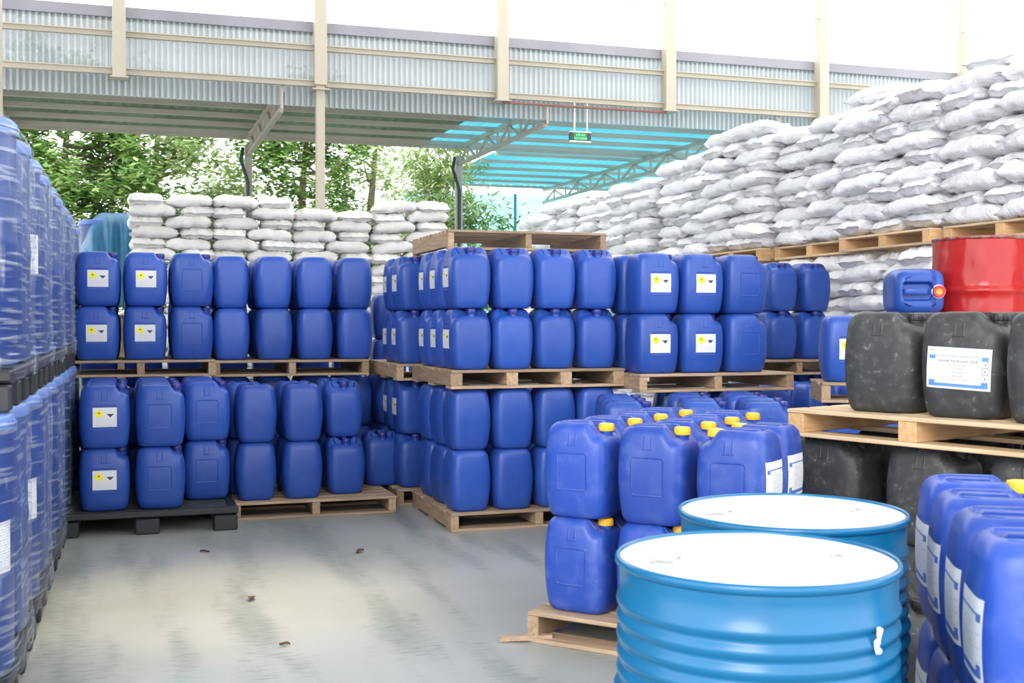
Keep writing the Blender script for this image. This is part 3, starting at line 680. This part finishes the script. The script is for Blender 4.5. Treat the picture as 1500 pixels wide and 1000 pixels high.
# hidden-side support columns for the upper pallets
stack('under the upper middle row', 'jerrycans below the upper pallets', 0.60, 9.30, 0, PT, 5, 2, 2, 'back', 0.320, 0.345)
pallet(0.56, 9.20, 0, 0, 1.24, 0.9, label='wooden pallet deep in the dark below the upper middle row')

# centre stack
stack('upper deep back row', 'jerrycans deep behind the upper rows', -0.45, 10.42, 0, 0.806, 10, 1, 2, 'front', 0.36, 0.32)
stack('deep dark back row', 'jerrycans standing deep behind the left stacks', -0.45, 10.30, 0, 0.0, 7, 2, 2, 'front', 0.36, 0.32)
stack('deep back row beside the rear stack', 'jerrycans deep behind the centre gap', 2.05, 9.30, 0, 0.0, 5, 2, 2, 'front', 0.36, 0.32)
stack('row standing behind the floor group', 'jerrycans behind the black pallet group', -0.42, 9.25, 0, 0.0, 3, 2, 2, 'front', 0.34, 0.32)
pallet(1.94, 7.25, 0, 0, 1.22, 1.10, label='wooden pallet on the floor at the front corner of the centre stack')
stack('lower centre stack', 'jerrycans of the lower centre pallet', 1.95, 7.27, 0, PT, 4, 3, 2, 'back', 0.298, 0.345,
      pick=lambda c, r, t: ('plain', 'back') if (c == 0 or r == 0 or (c == 3 and r == 2)) else None)
z1 = PT+2*CHH
pallet(1.94, 7.25, 0, z1, 1.22, 1.10, sw=0.08, label='wooden pallet between the lower and upper centre jerrycans', ns=4)
stack('upper centre stack', 'jerrycans of the upper centre pallet', 1.95, 7.27, 0, z1+PT, 4, 3, 2, 'cap', 0.298, 0.345,
      pick=lambda c, r, t: ('haz' if c == 0 else 'plain', 'cap') if (c == 0 or r == 0 or (c == 3 and r == 2)) else None)
z2 = z1+PT+2*CHH
pallet(2.02, 7.62, 0, z2, 1.16, 1.06, 0.135, label='empty wooden pallet lying on top of the centre stack', nb=10, bottom=2, sw=0.045, gap=0.045)
pallet(1.84, 8.42, 0, 0, 1.2, 1.1, label='wooden pallet on the floor behind the centre stack')
stack('lower rear stack', 'jerrycans behind the centre stack', 1.86, 8.46, 0, PT, 2, 2, 2, 'cap', 0.30, 0.345, pick=lambda c, r, t: ('haz' if c == 0 and t == 1 else 'plain', 'cap'))
pallet(1.84, 8.42, 0, z1, 1.2, 1.1, label='upper wooden pallet behind the centre stack')
stack('upper rear stack', 'jerrycans behind the centre stack', 1.86, 8.46, 0, z1+PT, 2, 2, 2, 'cap', 0.30, 0.345, pick=lambda c, r, t: ('haz' if c == 0 else 'plain', 'cap'))

# right upper stack on the low rotated group
pallet(2.56, 6.22, -18, 0, 1.24, 1.52, 0.09, label='low wooden pallet under the blue capped jerrycans right of the centre stack')
stack('low group beside centre stack', 'blue capped jerrycans right of the centre', 2.60, 6.27, -18, 0.09, 3, [3, 5, 5], 2, 'front', 0.41, 0.298,
      offs=lambda c, r, t: ((0.04 if c == 1 else 0)+(0.035 if r % 2 and c else 0), 0))
zr = 0.09+2*CHH
pallet(3.16, 7.00, 0, zr, 1.16, 1.06, label='wooden pallet under the right jerrycans with hazard labels')
stack('upper right stack', 'jerrycans of the upper right pallet', 3.17, 7.04, 0, zr+PT, 3, 2, 2, 'front', 0.335, 0.30,
      pick=lambda c, r, t: ('haz' if c < 2 and r == 0 else 'plain', 'front'))
# far right pair
pallet(4.30, 7.50, 0, 0, 1.3, 1.1, 0.09, label='low wooden pallet in the shade behind the right upper stack')
stack('shaded low group', 'shaded jerrycans on the right', 4.34, 7.52, 0, 0.09, 3, 2, 2, 'front', 0.42, 0.30)
pallet(4.86, 8.34, 0, 0, 1.16, 1.0, label='wooden pallet on the floor below the far right jerrycans')
stack('under far right pair', 'jerrycans below the far right pair', 4.97, 8.42, 0, PT, 3, 1, 2, 'cap', 0.31, 0.345, kind='plain')
pallet(4.60, 8.34, 0, z1, 1.20, 1.0, label='wooden pallet under the far right pair of jerrycan columns')
stack('far right pair', 'far right jerrycans', 4.99, 8.46, 0, z1+PT, 2, 1, 2, 'cap', 0.315, 0.345)

# yellow capped group
Oy = (1.635, 4.68)
pallet(Oy[0]-0.05, Oy[1]+0.0, -49, 0, 1.10, 1.15, 0.132, label='wooden pallet with a broken board under the yellow capped jerrycans', stick=True)
def yk(c, r, t):
    if c == 2:
        if r > 1: return None
        return ('yels', 'rev') 
    return ('yel', 'front')
stack('yellow capped group', 'yellow capped jerrycans', Oy[0], Oy[1], -49, 0.132, 3, [4, 4, 2], 2, 'front', 0.345, 0.288, pick=yk, sc=(0.97, 0.92, 1), word='blue yellow-capped jerrycan')

# black cans
Ob = (2.81, 4.61); ab = R(-70); bu = (math.cos(ab), math.sin(ab)); bv = (-math.sin(ab), math.cos(ab))
def bpos(u, v_): return Ob[0]+bu[0]*u+bv[0]*v_, Ob[1]+bu[1]*u+bv[1]*v_
zb = 0.852
pallet(Ob[0], Ob[1], -70, zb, 1.22, 1.05, 0.122, label='fresh pale wooden pallet holding the upper black jerrycans', fresh=True, nb=7, sw=0.085)
sl = (1.10, 1.06, 0.852/2/CHH)
for k, (u, v_) in enumerate(((0.117, 0.22), (0.606, 0.22), (1.07, 0.22), (0.15, 0.60), (0.62, 0.60), (1.07, 0.60), (0.15, 0.98), (0.62, 0.98), (1.07, 0.98))):
    for t in (0, 1):
        x, y = bpos(u, v_); can('black', x, y, t*0.852/2, R(-63), 'dusty black jerrycan under the pale pallet, %s row, %s one, %s tier' % (('front', 'second', 'back')[k//3], ('left', 'middle', 'right')[k % 3], ('bottom', 'top')[t]), 'black jerrycans under the pale pallet', sl)
su = (1.10, 1.04, 1.075); labs = ['scuffed black jerrycan at the left end of the pale pallet', 'black jerrycan with a large white and blue label on the pale pallet', 'black jerrycan cut by the right picture edge on the pale pallet',
      'black jerrycan behind the scuffed one on the pale pallet', 'black jerrycan behind the labelled one on the pale pallet', 'black jerrycan at the back right of the pale pallet']
for k, (u, v_) in enumerate(((0.377, 0.235), (0.765, 0.225), (1.15, 0.20), (0.36, 0.60), (0.76, 0.60), (1.14, 0.60))):
    x, y = bpos(u, v_); can('blackbig' if k == 1 else 'black', x, y, zb+0.122, R(-60 if k < 3 else -64), labs[k], 'black jerrycans on the pale pallet', su, 0.3)
x, y = vw(1.30, 4.0); can('black', x, y, 0, R(-50), 'black jerrycan on the floor between the sky blue drums and the right front row', 'black jerrycans under the pale pallet', sl)
x, y = bpos(0.45, 0.62); q = MB().box(-0.12, 0.12, -0.03, 0.03, 0, 0.012, 0.004).build('plastic_strip', M['redbit']); q.location = (x-0.1, y-0.05, zb+0.0005); q.rotation_euler = (0, 0, R(-10)); tag(q, 'red plastic strip lying on the black jerrycans under the pale pallet', 'strip')

# right front group
stack('right front row', 'blue jerrycans at the right edge', 1.56, 1.86, -31, 0.13, 1, 4, 2, 'front', 0.35, 0.288, pick=lambda c, r, t: ('yels', 'front'), word='worn blue jerrycan')
pallet(1.535, 1.82, -31, 0, 1.0, 1.25, 0.13, label='wooden pallet at the right front corner under the labelled jerrycans')

# small pallet group at right with lying can and red drum
GO = (3.94, 6.08); ga = -25
def gp(u, v_): a = R(ga); return GO[0]+math.cos(a)*u-math.sin(a)*v_, GO[1]+math.sin(a)*u+math.cos(a)*v_
pallet(GO[0], GO[1], ga, 0, 0.74, 0.50, 0.07, label='low small pallet below the single blue stack beside the black jerrycans')
stack('beneath single blue stack', 'jerrycans below the lying can', *gp(0.02, 0.03), ga, 0.07, 2, 1, 2, 'front', 0.345, 0.30)
zg = 0.07+2*CHH
pallet(GO[0], GO[1], ga, zg, 0.74, 0.50, nb=4, label='short wooden pallet left of the black jerrycans under the single blue jerrycan')
x, y = gp(0.175, 0.18); can('haz', x, y, zg+PT, R(ga+3), 'blue jerrycan with hazard label alone left of the upper black jerrycans', 'jerrycans beside the red drum')
x, y = gp(0.52, 0.18); can('plain', x, y, zg+PT, R(ga), 'blue jerrycan hidden behind the black ones under the lying can', 'jerrycans beside the red drum')
x, y = gp(0.55, 0.30); o = can('orange', x, y, zg+PT+CHH, 0, 'blue jerrycan lying on its side showing its top and orange cap', None, jit=0); o.rotation_euler = (R(90), 0, R(-24))
o.location = (x, y, zg+PT+CHH+CD/2)

# ------------------------------------------------------------------ steel drums
def steel_drum(x, y, z, label, cm, lm, red=False, rz=0):
    root = empty('steel_drum', (x, y, z), R(rz)); tag(root, label, 'drum'); r0 = 0.2850; H = 0.88; pr = [(r0-0.004, 0.0), (r0+0.006, 0.004), (r0+0.006, 0.014), (r0, 0.02)]
    if red:
        def hoop(zc): return [(r0, zc-0.03), (r0+0.003, zc-0.022), (r0+0.013, zc-0.008), (r0+0.013, zc+0.008), (r0+0.003, zc+0.022), (r0, zc+0.03)]
        pr += hoop(0.30)+hoop(0.555)+[(r0, 0.84)]
    else:
        z_ = 0.05
        while z_ < 0.822:
            if abs(z_-0.30) < 0.03 or abs(z_-0.585) < 0.03: a = 0.011
            else: a = 0.0060
            pr += [(r0-0.003, z_-0.0182), (r0-0.001, z_-0.0135), (r0+a*0.8, z_-0.006), (r0+a, z_), (r0+a*0.8, z_+0.006), (r0-0.001, z_+0.0135)]; z_ += 0.0370
        pr += [(r0, 0.845)]
    pr += [(r0, 0.868)]
    q = []
    for i in range(len(pr)-1):
        (ra, za), (rb, zb_) = pr[i], pr[i+1]; n = max(1, int((zb_-za)/0.03)) 
        q += [(ra+(rb-ra)*j/n, za+(zb_-za)*j/n) for j in range(n)]
    q.append(pr[-1])
    def fn(t, z_):
        e = 0.0
        if red:
            e += 0.006*(noise.noise(Vector((math.cos(t)*3, math.sin(t)*3, z_*6)))) + 0.004*noise.noise(Vector((math.cos(t)*8, math.sin(t)*8, z_*14)))
        else: e += 0.0012*noise.noise(Vector((math.cos(t)*3, math.sin(t)*3, z_*5)))
        return e
    MB().lathe(q, 128, cap1=False, fn=fn).build('body', M[cm], root, True, 60)
    rim = [(r0-0.0035, 0.866), (r0-0.003, 0.878), (r0+0.0005, 0.8815), (r0+0.005, 0.8805), (r0+0.0085, 0.876), (r0+0.0085, 0.867), (r0+0.003, 0.861), (r0-0.001, 0.86)]
    MB().lathe(rim, 128, cap0=False, cap1=False).build('rim', M['rust'] if red else M[cm], root, True, 80)
    MB().lathe([(r0-0.003, 0.874), (r0-0.007, 0.870), (r0-0.016, 0.866), (r0-0.024, 0.868), (r0-0.03, 0.870), (0.12, 0.8705), (0.02, 0.8705)], 96, cap0=False).build('lid', M[lm], root, True, 40)
    for (bx, by, br) in ((-0.185, -0.02, 0.036), (0.19, 0.03, 0.020)):
        MB().lathe([(br+0.008, 0.866), (br+0.006, 0.874), (br, 0.876), (br-0.004, 0.879), (br*0.7, 0.879), (br*0.65, 0.874), (br*0.3, 0.874)], 32, bx, by).build('bung', M['steel'] if not red else M[cm], root, True, 35)
    return root
x, y = vw(0.510, 2.42); d1 = steel_drum(x, y, 0, 'nearest sky blue steel drum with white lid in the foreground', 'drumblue', 'drumwhite', rz=-18)
x, y = vw(0.727, 3.01); d2 = steel_drum(x, y, 0, 'second sky blue steel drum with white lid behind the nearest one', 'drumblue', 'drumwhite', rz=-18)
# torn bit of tape on the nearest drum
tv, tf = [], []
for i in range(9):
    for j in range(3):
        t = R(-72+i*0.0)+R(18); zz = 0.79-0.0065*i; wv = 0.005+0.006*abs(math.sin(i*1.1)); th = -0.89+0.018*math.sin(i*0.9)+(j-1)*wv/0.29
        rr_ = 0.2850+0.0085+0.002*((i+j) % 2); tv.append((rr_*math.cos(th), rr_*math.sin(th), zz))
for i in range(8):
    for j in range(2): a = i*3+j; tf.append((a, a+1, a+4, a+3))
q = mobj('tape_scrap', tv, tf, M['white'], d1, True); q['label'] = 'torn white tape scrap'
steel_drum(4.97, 5.92, zg+PT+0.0, 'dented red steel drum behind the black jerrycans', 'drumred', 'drumred', True)
pallet(4.72, 5.55, 0, zg, 1.0, 0.9, label='wooden pallet carrying the red drum')
pallet(4.72, 5.55, 0, 0, 1.0, 0.9, 0.07, label='low floor pallet far below the red drum')
stack('below the red drum', 'jerrycans below the red drum', 4.75, 5.58, 0, 0.07, 2, 2, 2, 'front', 0.5, 0.40)

# ------------------------------------------------------------------ wrapped plastic drums on the left
def poly_proto():
    root = empty('plastic_drum'); r0 = 0.285
    pr = [(r0-0.03, 0), (r0-0.01, 0.004), (r0, 0.02), (r0, 0.40), (r0+0.003, 0.445), (r0+0.0045, 0.455), (r0+0.003, 0.465), (r0, 0.51), (r0, 0.84), (r0-0.005, 0.852)]
    MB().lathe(pr, 64).build('body', M['polyblue'], root, True, 50)
    MB().lathe([(r0-0.006, 0.845), (r0+0.006, 0.852), (r0+0.008, 0.866), (r0+0.006, 0.890), (r0-0.004, 0.900), (r0-0.02, 0.903), (r0-0.03, 0.895), (r0-0.034, 0.87)], 64, cap0=False, cap1=False).build('rim', M['polyrim'], root, True, 50)
    MB().lathe([(r0-0.034, 0.872), (r0-0.05, 0.868), (0.1, 0.875), (0.02, 0.875)], 48, cap0=False).build('lid', M['polyblue'], root, True, 40)
    return root
pp = poly_proto()
def film(cx, cy, z, hgt, seed, label):
    rnd = random.Random(seed); hw = 0.590; rc = 0.30; n = 200; nz = 46; v, f = [], []
    pts = []
    for k in range(n):
        q = 4*k/n; sd_ = int(q); fr = q-sd_; fl = hw-rc; arc = rc*PI/2; tot = 2*fl+arc; d_ = fr*tot
        if d_ < fl: px_, py_ = hw, d_
        elif d_ < fl+arc: an = (d_-fl)/rc; px_, py_ = fl+rc*math.cos(an), fl+rc*math.sin(an)
        else: px_, py_ = fl-(d_-fl-arc), hw
        an = sd_*PI/2; pts.append((px_*math.cos(an)-py_*math.sin(an), px_*math.sin(an)+py_*math.cos(an)))
    for j in range(nz+1):
        q = j/nz
        for k, (x, y) in enumerate(pts):
            zz = q*hgt
            if j == nz: zz += 0.02*noise.noise(Vector((x*4, y*4, seed)))
            if j == 0: zz -= 0.035+0.04*noise.noise(Vector((x*3, y*3, seed+5)))
            a = 0.004*noise.noise(Vector((x*3, y*3, zz*26+seed)))+0.006*noise.noise(Vector((x*16, y*16, zz*2+seed*2)))+0.004*noise.noise(Vector((x*5, y*5, zz*60)))
            k_ = 1+a/hw+(0.012 if j < 3 else 0); k_ -= 0.05*sst(0.95, 1.0, q); v.append((x*k_, y*k_, zz))
    for j in range(nz):
        for k in range(n):
            a = j*n+k; b_ = j*n+(k+1) % n; f.append((a, b_, b_+n, a+n))
    o = mobj('stretch_film', v, f, M['film'], None, True); o.location = (cx, cy, z); tag(o, label, 'film', 'stretch film round the drum pallets'); return o
XC = -0.985
first = True
for tier, ys in ((0, (4.72, 5.86, 7.00, 8.14, 9.28)), (1, (4.92, 6.04, 7.16, 8.30, 9.44))):
    z0 = 0.0 if tier == 0 else 0.147+0.905
    tn = ('lower', 'upper')[tier]
    for i, yc in enumerate(ys):
        nm = '%s pallet from the front' % ORD[i]
        plastic_pallet(XC-0.57, yc-0.545, 0, z0, 1.145, 1.09, 0.145, 'black plastic pallet of the wrapped drums, %s tier, %s' % (tn, nm), 'plastic_black', 0.10, 4)
        for (dx, dy, w_) in ((0.288, -0.288, 'right near'), (0.288, 0.288, 'right far'), (-0.288, -0.288, 'left near'), (-0.288, 0.288, 'left far')):
            if dx < 0 and not (i == 0): continue
            d = copy_tree(pp)
            d.location = (XC+dx, yc+dy, z0+0.1455); tag(d, 'wrapped blue plastic drum, %s tier, %s, %s drum' % (tn, nm, w_), 'drum', 'blue plastic drums in stretch film')
            if dy < 0 and dx > 0 and (tier, i) in ((1, 1), (0, 1), (0, 0)):
                v, uv, f = [], [], []; zz0 = 0.385 if tier else 0.36
                for j in range(9):
                    for k in range(7):
                        th = R(-46+k*5.2); v.append((0.2908*math.cos(th), 0.2908*math.sin(th), zz0+0.022*j)); uv.append((k/6, j/8))
                for j in range(8):
                    for k in range(6): a = j*7+k; f.append((a, a+1, a+8, a+7))
                q = mobj('label', v, f, M['paper'], d, True, uv); q['label'] = 'white paper label'
        film(XC, yc, z0+0.147, 0.912, i*3+tier*17+1, 'clear stretch film around the drums, %s tier, %s' % (tn, nm))

# ------------------------------------------------------------------ tarp behind
rt = MB(); v, f = [], []; nx, nz = 40, 26
for i in range(nx+1):
    for j in range(nz+1):
        a = i/nx; q = j/nz                       # a: along x, q: front bottom -> over the top -> back
        ang = PI*q; yy = 0.45*math.cos(ang); zt = 2.66*(1-0.25*(max(0, 0.35-a)/0.35)**2.2)
        hz = 1.55+(zt-1.55)*(math.sin(ang)**0.45)
        hem = 0.0
        if j == 0: hem = -0.05+0.06*abs(math.sin(i*1.1))
        fold = 0.035*math.sin(i*0.9+3*q)+0.02*noise.noise(Vector((i*0.4, q*4, 2)))
        v.append((-0.66+0.95*a+0.02*math.sin(q*9), 14.7-yy*1.0+fold*(1 if q < 0.5 else -1)*-1, hz+hem*(1-q)))
for i in range(nx):
    for j in range(nz): a = i*(nz+1)+j; f.append((a, a+nz+1, a+nz+2, a+1))
o = mobj('tarpaulin', v, f, M['tarp'], None, True); sm = o.modifiers.new('thick', 'SOLIDIFY'); sm.thickness = 0.006
tag(o, 'rounded blue tarpaulin draped over a load behind the left stacks', 'tarpaulin')
for k in range(1):
    d = copy_tree(pp); d.location = (-0.36+0.59*k, 14.72, 1.55); tag(d, 'blue plastic drum under the tarpaulin, %s from the left' % ORD[k], 'drum', 'drums under the tarpaulin')
    d.scale = (0.95, 0.95, 1.12)
for q in range(1): MB_ = None
tb = MB()
for (x0, x1) in ((-0.66, 0.0), (0.0, 0.84)): pass
pallet(-0.66, 14.35, 0, 1.428, 1.7, 0.75, label='wooden pallet under the tarpaulin load', h=0.122)
d = MB().box(-0.6, 1.0, 14.4, 15.05, 0, 1.428, 0.02).build('storage_crate', M['wu']); tag(d, 'big wooden crate under the tarpaulin load', 'crate')

# ------------------------------------------------------------------ sacks
def bag_mesh(seed, L_=0.70, W_=0.43, H_=0.135, nu=30, nv=18, lo=False):
    if lo: nu, nv = 12, 8
    v, f = [], []; so_ = seed*7.31
    def P_(i, j, sgn):
        u = -1+2*i/nu; w_ = -1+2*j/nv
        # thickness
        au, aw = abs(u), abs(w_)
        flap = 0.93
        tu = max(0, 1-(au/flap)**4.5)**0.50 if au < flap else 0.0; tw = max(0, 1-aw**4.5)**0.42
        th = H_/2*tu*tw
        pinch = 1-0.10*sst(0.55, 0.95, au)*(0.6+0.4*noise.noise(Vector((u*2, seed, 0)))) - 0.035*math.cos(w_*2)*0
        x = L_/2*u*(1-0.04*aw**4); y = W_/2*w_*pinch
        n1_ = noise.noise(Vector((x*9+so_, y*9, sgn*2.0))); n2_ = noise.noise(Vector((x*26+so_, y*20, sgn*3.0))); rid = 1-abs(noise.noise(Vector((x*7+so_*2, y*16, sgn*5.0))))*2
        k = tu**0.5*tw**0.5 if th > 0 else 0
        z = sgn*(th+(0.020*n1_+0.009*n2_+0.016*(rid-0.5)*(0.5+0.9*sst(0.3, 0.8, au)))*k)
        endz = 0.018*noise.noise(Vector((y*11+so_, u*2, 4.0)))*sst(0.75, 1.0, au)
        z += endz - 0.020*sst(0.5, 1.0, au)
        x += 0.012*noise.noise(Vector((y*14+so_, seed, u)))*sst(0.8, 1.0, au)
        y += 0.012*noise.noise(Vector((x*9+so_, seed*3, w_)))*sst(0.6, 1.0, aw)
        return (x, y, z+H_/2)
    n0 = (nu+1)*(nv+1)
    for sgn in (1, -1):
        for j in range(nv+1):
            for i in range(nu+1): v.append(P_(i, j, sgn))
    for j in range(nv):
        for i in range(nu):
            a = j*(nu+1)+i; f.append((a, a+1, a+nu+2, a+nu+1)); f.append((n0+a, n0+a+nu+1, n0+a+nu+2, n0+a+1))
    for i in range(nu):      # close the long seams
        a = i; f.append((a+1, a, n0+a, n0+a+1)); a = nv*(nu+1)+i; f.append((a, a+1, n0+a+1, n0+a))
    for j in range(nv):
        a = j*(nu+1); f.append((a, a+nu+1, n0+a+nu+1, n0+a)); a = j*(nu+1)+nu; f.append((a+nu+1, a, n0+a, n0+a+nu+1))
    return v, f
BG = []
for s_ in range(9):
    v, f = bag_mesh(s_+1); me = bpy.data.meshes.new('sack'); me.from_pydata(v, [], f); me.polygons.foreach_set('use_smooth', [True]*len(f)); me.materials.append(M['bag']); BG.append(me)
BC = []
for s_ in range(6):
    v, f = bag_mesh(s_+41, 0.62, 0.43, 0.13); me = bpy.data.meshes.new('sack'); me.from_pydata(v, [], f); me.polygons.foreach_set('use_smooth', [True]*len(f)); me.materials.append(M['bagc']); BC.append(me)
LV, LF = bag_mesh(3, lo=True)
rb = random.Random(21)
def sack(me, x, y, z, rz, label, group, tilt=(0, 0), sc=(1, 1, 1)):
    o = bpy.data.objects.new('sack', me); C.objects.link(o); o.location = (x, y, z); o.rotation_euler = (tilt[0], tilt[1], rz); o.scale = sc
    return tag(o, label, 'sack', group)
hv, hf = [], []
def hidden(x, y, z, rz, sc=1.0):
    n0 = len(hv); c_, s_ = math.cos(rz), math.sin(rz)
    for (a, b, d_) in LV: hv.append((x+(a*c_-b*s_)*sc, y+(a*s_+b*c_)*sc, z+d_))
    hf.extend(tuple(n0+i for i in q) for q in LF)
LP_ = 0.121
# right wall of sacks: stacks of pallets running away along X = XW
XW = 5.66
ys0 = 4.75; SL = 1.27
# top layer count of each stack (from near to far) and its small sideways offset
nup = [8, 9, 9, 9, 10, 9, 8, 8, 8, 7]; xo = [0.0, 0.03, -0.02, 0.12, 0.02, 0.10, 0.0, 0.08, 0.02, 0.05]
for s_ in range(10):
    y0 = ys0+s_*SL; X0 = XW+xo[s_]
    zl = 0.122; nl = 15; zp = zl+nl*LP_
    so_ = '%s stack from near end' % ORD[s_]
    for tier in (0, 1):
        base = zl if tier == 0 else zp+0.135+0.1
        nn_ = nl if tier == 0 else nup[s_]
        zb_ = base if tier == 0 else zp+0.122+0.015
        for l in range(nn_):
            z_ = zb_+l*LP_
            vis = tier == 1 or (z_ > 1.25 and s_ < 4)
            top = nn_-l
            patt = (l+s_) % 2
            if patt: items = [(X0+0.215, y0+0.31+0.62*k, PI/2, 2, k) for k in range(2)]
            else: items = [(X0+0.36, y0+0.21+0.42*k, 0, 3, k) for k in range(3)]
            for (x, y, rz, cnt, k) in items:
                fx = rb.uniform(-0.045, 0.045); tl = (R(rb.uniform(-5, 5)), R(rb.uniform(-5, 5)))
                if vis:
                    pos = (('near', 'far') if cnt == 2 else ('near', 'middle', 'far'))[k]
                    sack(BG[rb.randrange(9)], x+fx, y+rb.uniform(-.02, .02), z_+rb.uniform(-.006, .01), rz+R(rb.uniform(-7, 7))+(PI if rb.random() < .5 else 0),
                         'white sack, %s pile, %s, %s layer down, %s one' % (('lower', 'upper')[tier], so_, ORD[top-1], pos), 'white sacks of the right pile', tl,
                         (1.0, 1.0 if rz else 0.97, rb.uniform(0.95, 1.08)))
                else: hidden(x+fx, y, z_, rz, 0.96)
            if vis and tier == 1:
                for k in range(2): hidden(X0+0.215+0.62, y0+0.31+0.62*k, z_, PI/2, 0.96)
    pallet(X0+0.02, y0+1.20, -90, zp+0.012, 1.18, 0.95, 0.12, label='pale wooden pallet between the sack tiers, %s' % so_, fresh=True, nb=7, sw=0.09)
    pallet(X0+0.02, y0+1.20, -90, 0, 1.18, 0.95, 0.12, label='floor pallet under the right sacks, %s' % so_, nb=5) if s_ < 4 else None
# loose sacks lying on top of the near stacks
for k, (x, y, z_, rz) in enumerate(((XW+0.45, 5.5, 0, 1.3), (XW+0.4, 6.9, 0, 0.3), (XW+0.3, 8.2, 0, 1.7))):
    s_ = int((y-ys0)/SL); z_ = zl+nl*LP_+0.137+nup[s_]*LP_
    sack(BG[k], x, y, z_, rz, ['loose white sack crowning the pile at the right picture edge', 'loose white sack on top of the second stack of the pile', 'loose white sack on top right of the steel post'][k], 'loose sacks on top of the right pile')
# four sack stacks in the back left
for s_, (xc, nt) in enumerate(((0.38, 0), (1.27, 0), (2.15, -1), (3.02, 0))):
    nlay = 23+nt; zb_ = 0.0
    for l in range(nlay):
        z_ = zb_+l*0.120; patt = (l+s_) % 2
        lean = 0.0 if s_ < 3 else 0.012*(l-15) if l > 15 else 0
        its = [(xc-0.45+0.27, 13.55, 0, 'left'), (xc-0.45+0.54+0.19, 13.63, PI/2, 'right')] if patt else [(xc-0.45+0.19, 13.63, PI/2, 'left'), (xc-0.45+0.38+0.27, 13.55, 0, 'right')]
        for (x, y, rz, w_) in its:
            if nlay-l <= 8:
                sack(BC[rb.randrange(6)], x+lean+rb.uniform(-.02, .02), y-0.1+rb.uniform(-.02, .02), z_+(0.02*(1 if w_ == 'right' else 0) if s_ == 3 else 0), rz+R(rb.uniform(-5, 5)), 'cream sack, %s back stack from left, %s layer down, %s one' % (ORD[s_], ORD[nlay-l-1], w_),
                     'cream sacks of the back stacks', (R(rb.uniform(-2, 2)), R(rb.uniform(-3, 3)) - (R(5) if s_ == 3 else 0)), (0.88, 0.88, 1.0))
            else: hidden(x, y-0.1, z_, rz, 0.8)
o = mobj('sacks', hv, hf, M['bag'], None, True); tag(o, 'mass of white sacks filling the inside and base of the piles', 'sacks', kind='stuff')

# ------------------------------------------------------------------ litter on the floor
for k, (lat, Z, lab, s_) in enumerate(((-1.82, 6.85, 'dry leaf on the floor in front of the black pallet', 0.035), (-1.28, 5.68, 'curled brown leaf in the middle of the aisle', 0.05),
                                  (-0.96, 4.88, 'tiny dry leaf nearest the camera on the aisle floor', 0.03), (-0.9, 6.85, 'pale leaf near the centre stack on the floor', 0.045))):
    x, y = vw(lat, Z); v, f = [], []
    for i in range(7):
        for j in range(3):
            t = i/6; wd = math.sin(PI*min(0.98, max(0.02, t)))*0.4; v.append(((t-0.5)*s_*1.6, (j-1)*wd*s_, 0.004+s_*0.22*abs(j-1)+0.1*s_*math.sin(t*5)))
    for i in range(6):
        for j in range(2): a = i*3+j; f.append((a, a+3, a+4, a+1))
    o = mobj('dry_leaf', v, f, M['leaf_litter'], None, True); o.location = (x, y, 0.002); o.rotation_euler = (0, 0, k*1.3); sm = o.modifiers.new('t', 'SOLIDIFY'); sm.thickness = 0.0015
    tag(o, lab, 'leaf', 'dry leaves on the floor')
for p_ in list(P.values())+[pp]: kill(p_)
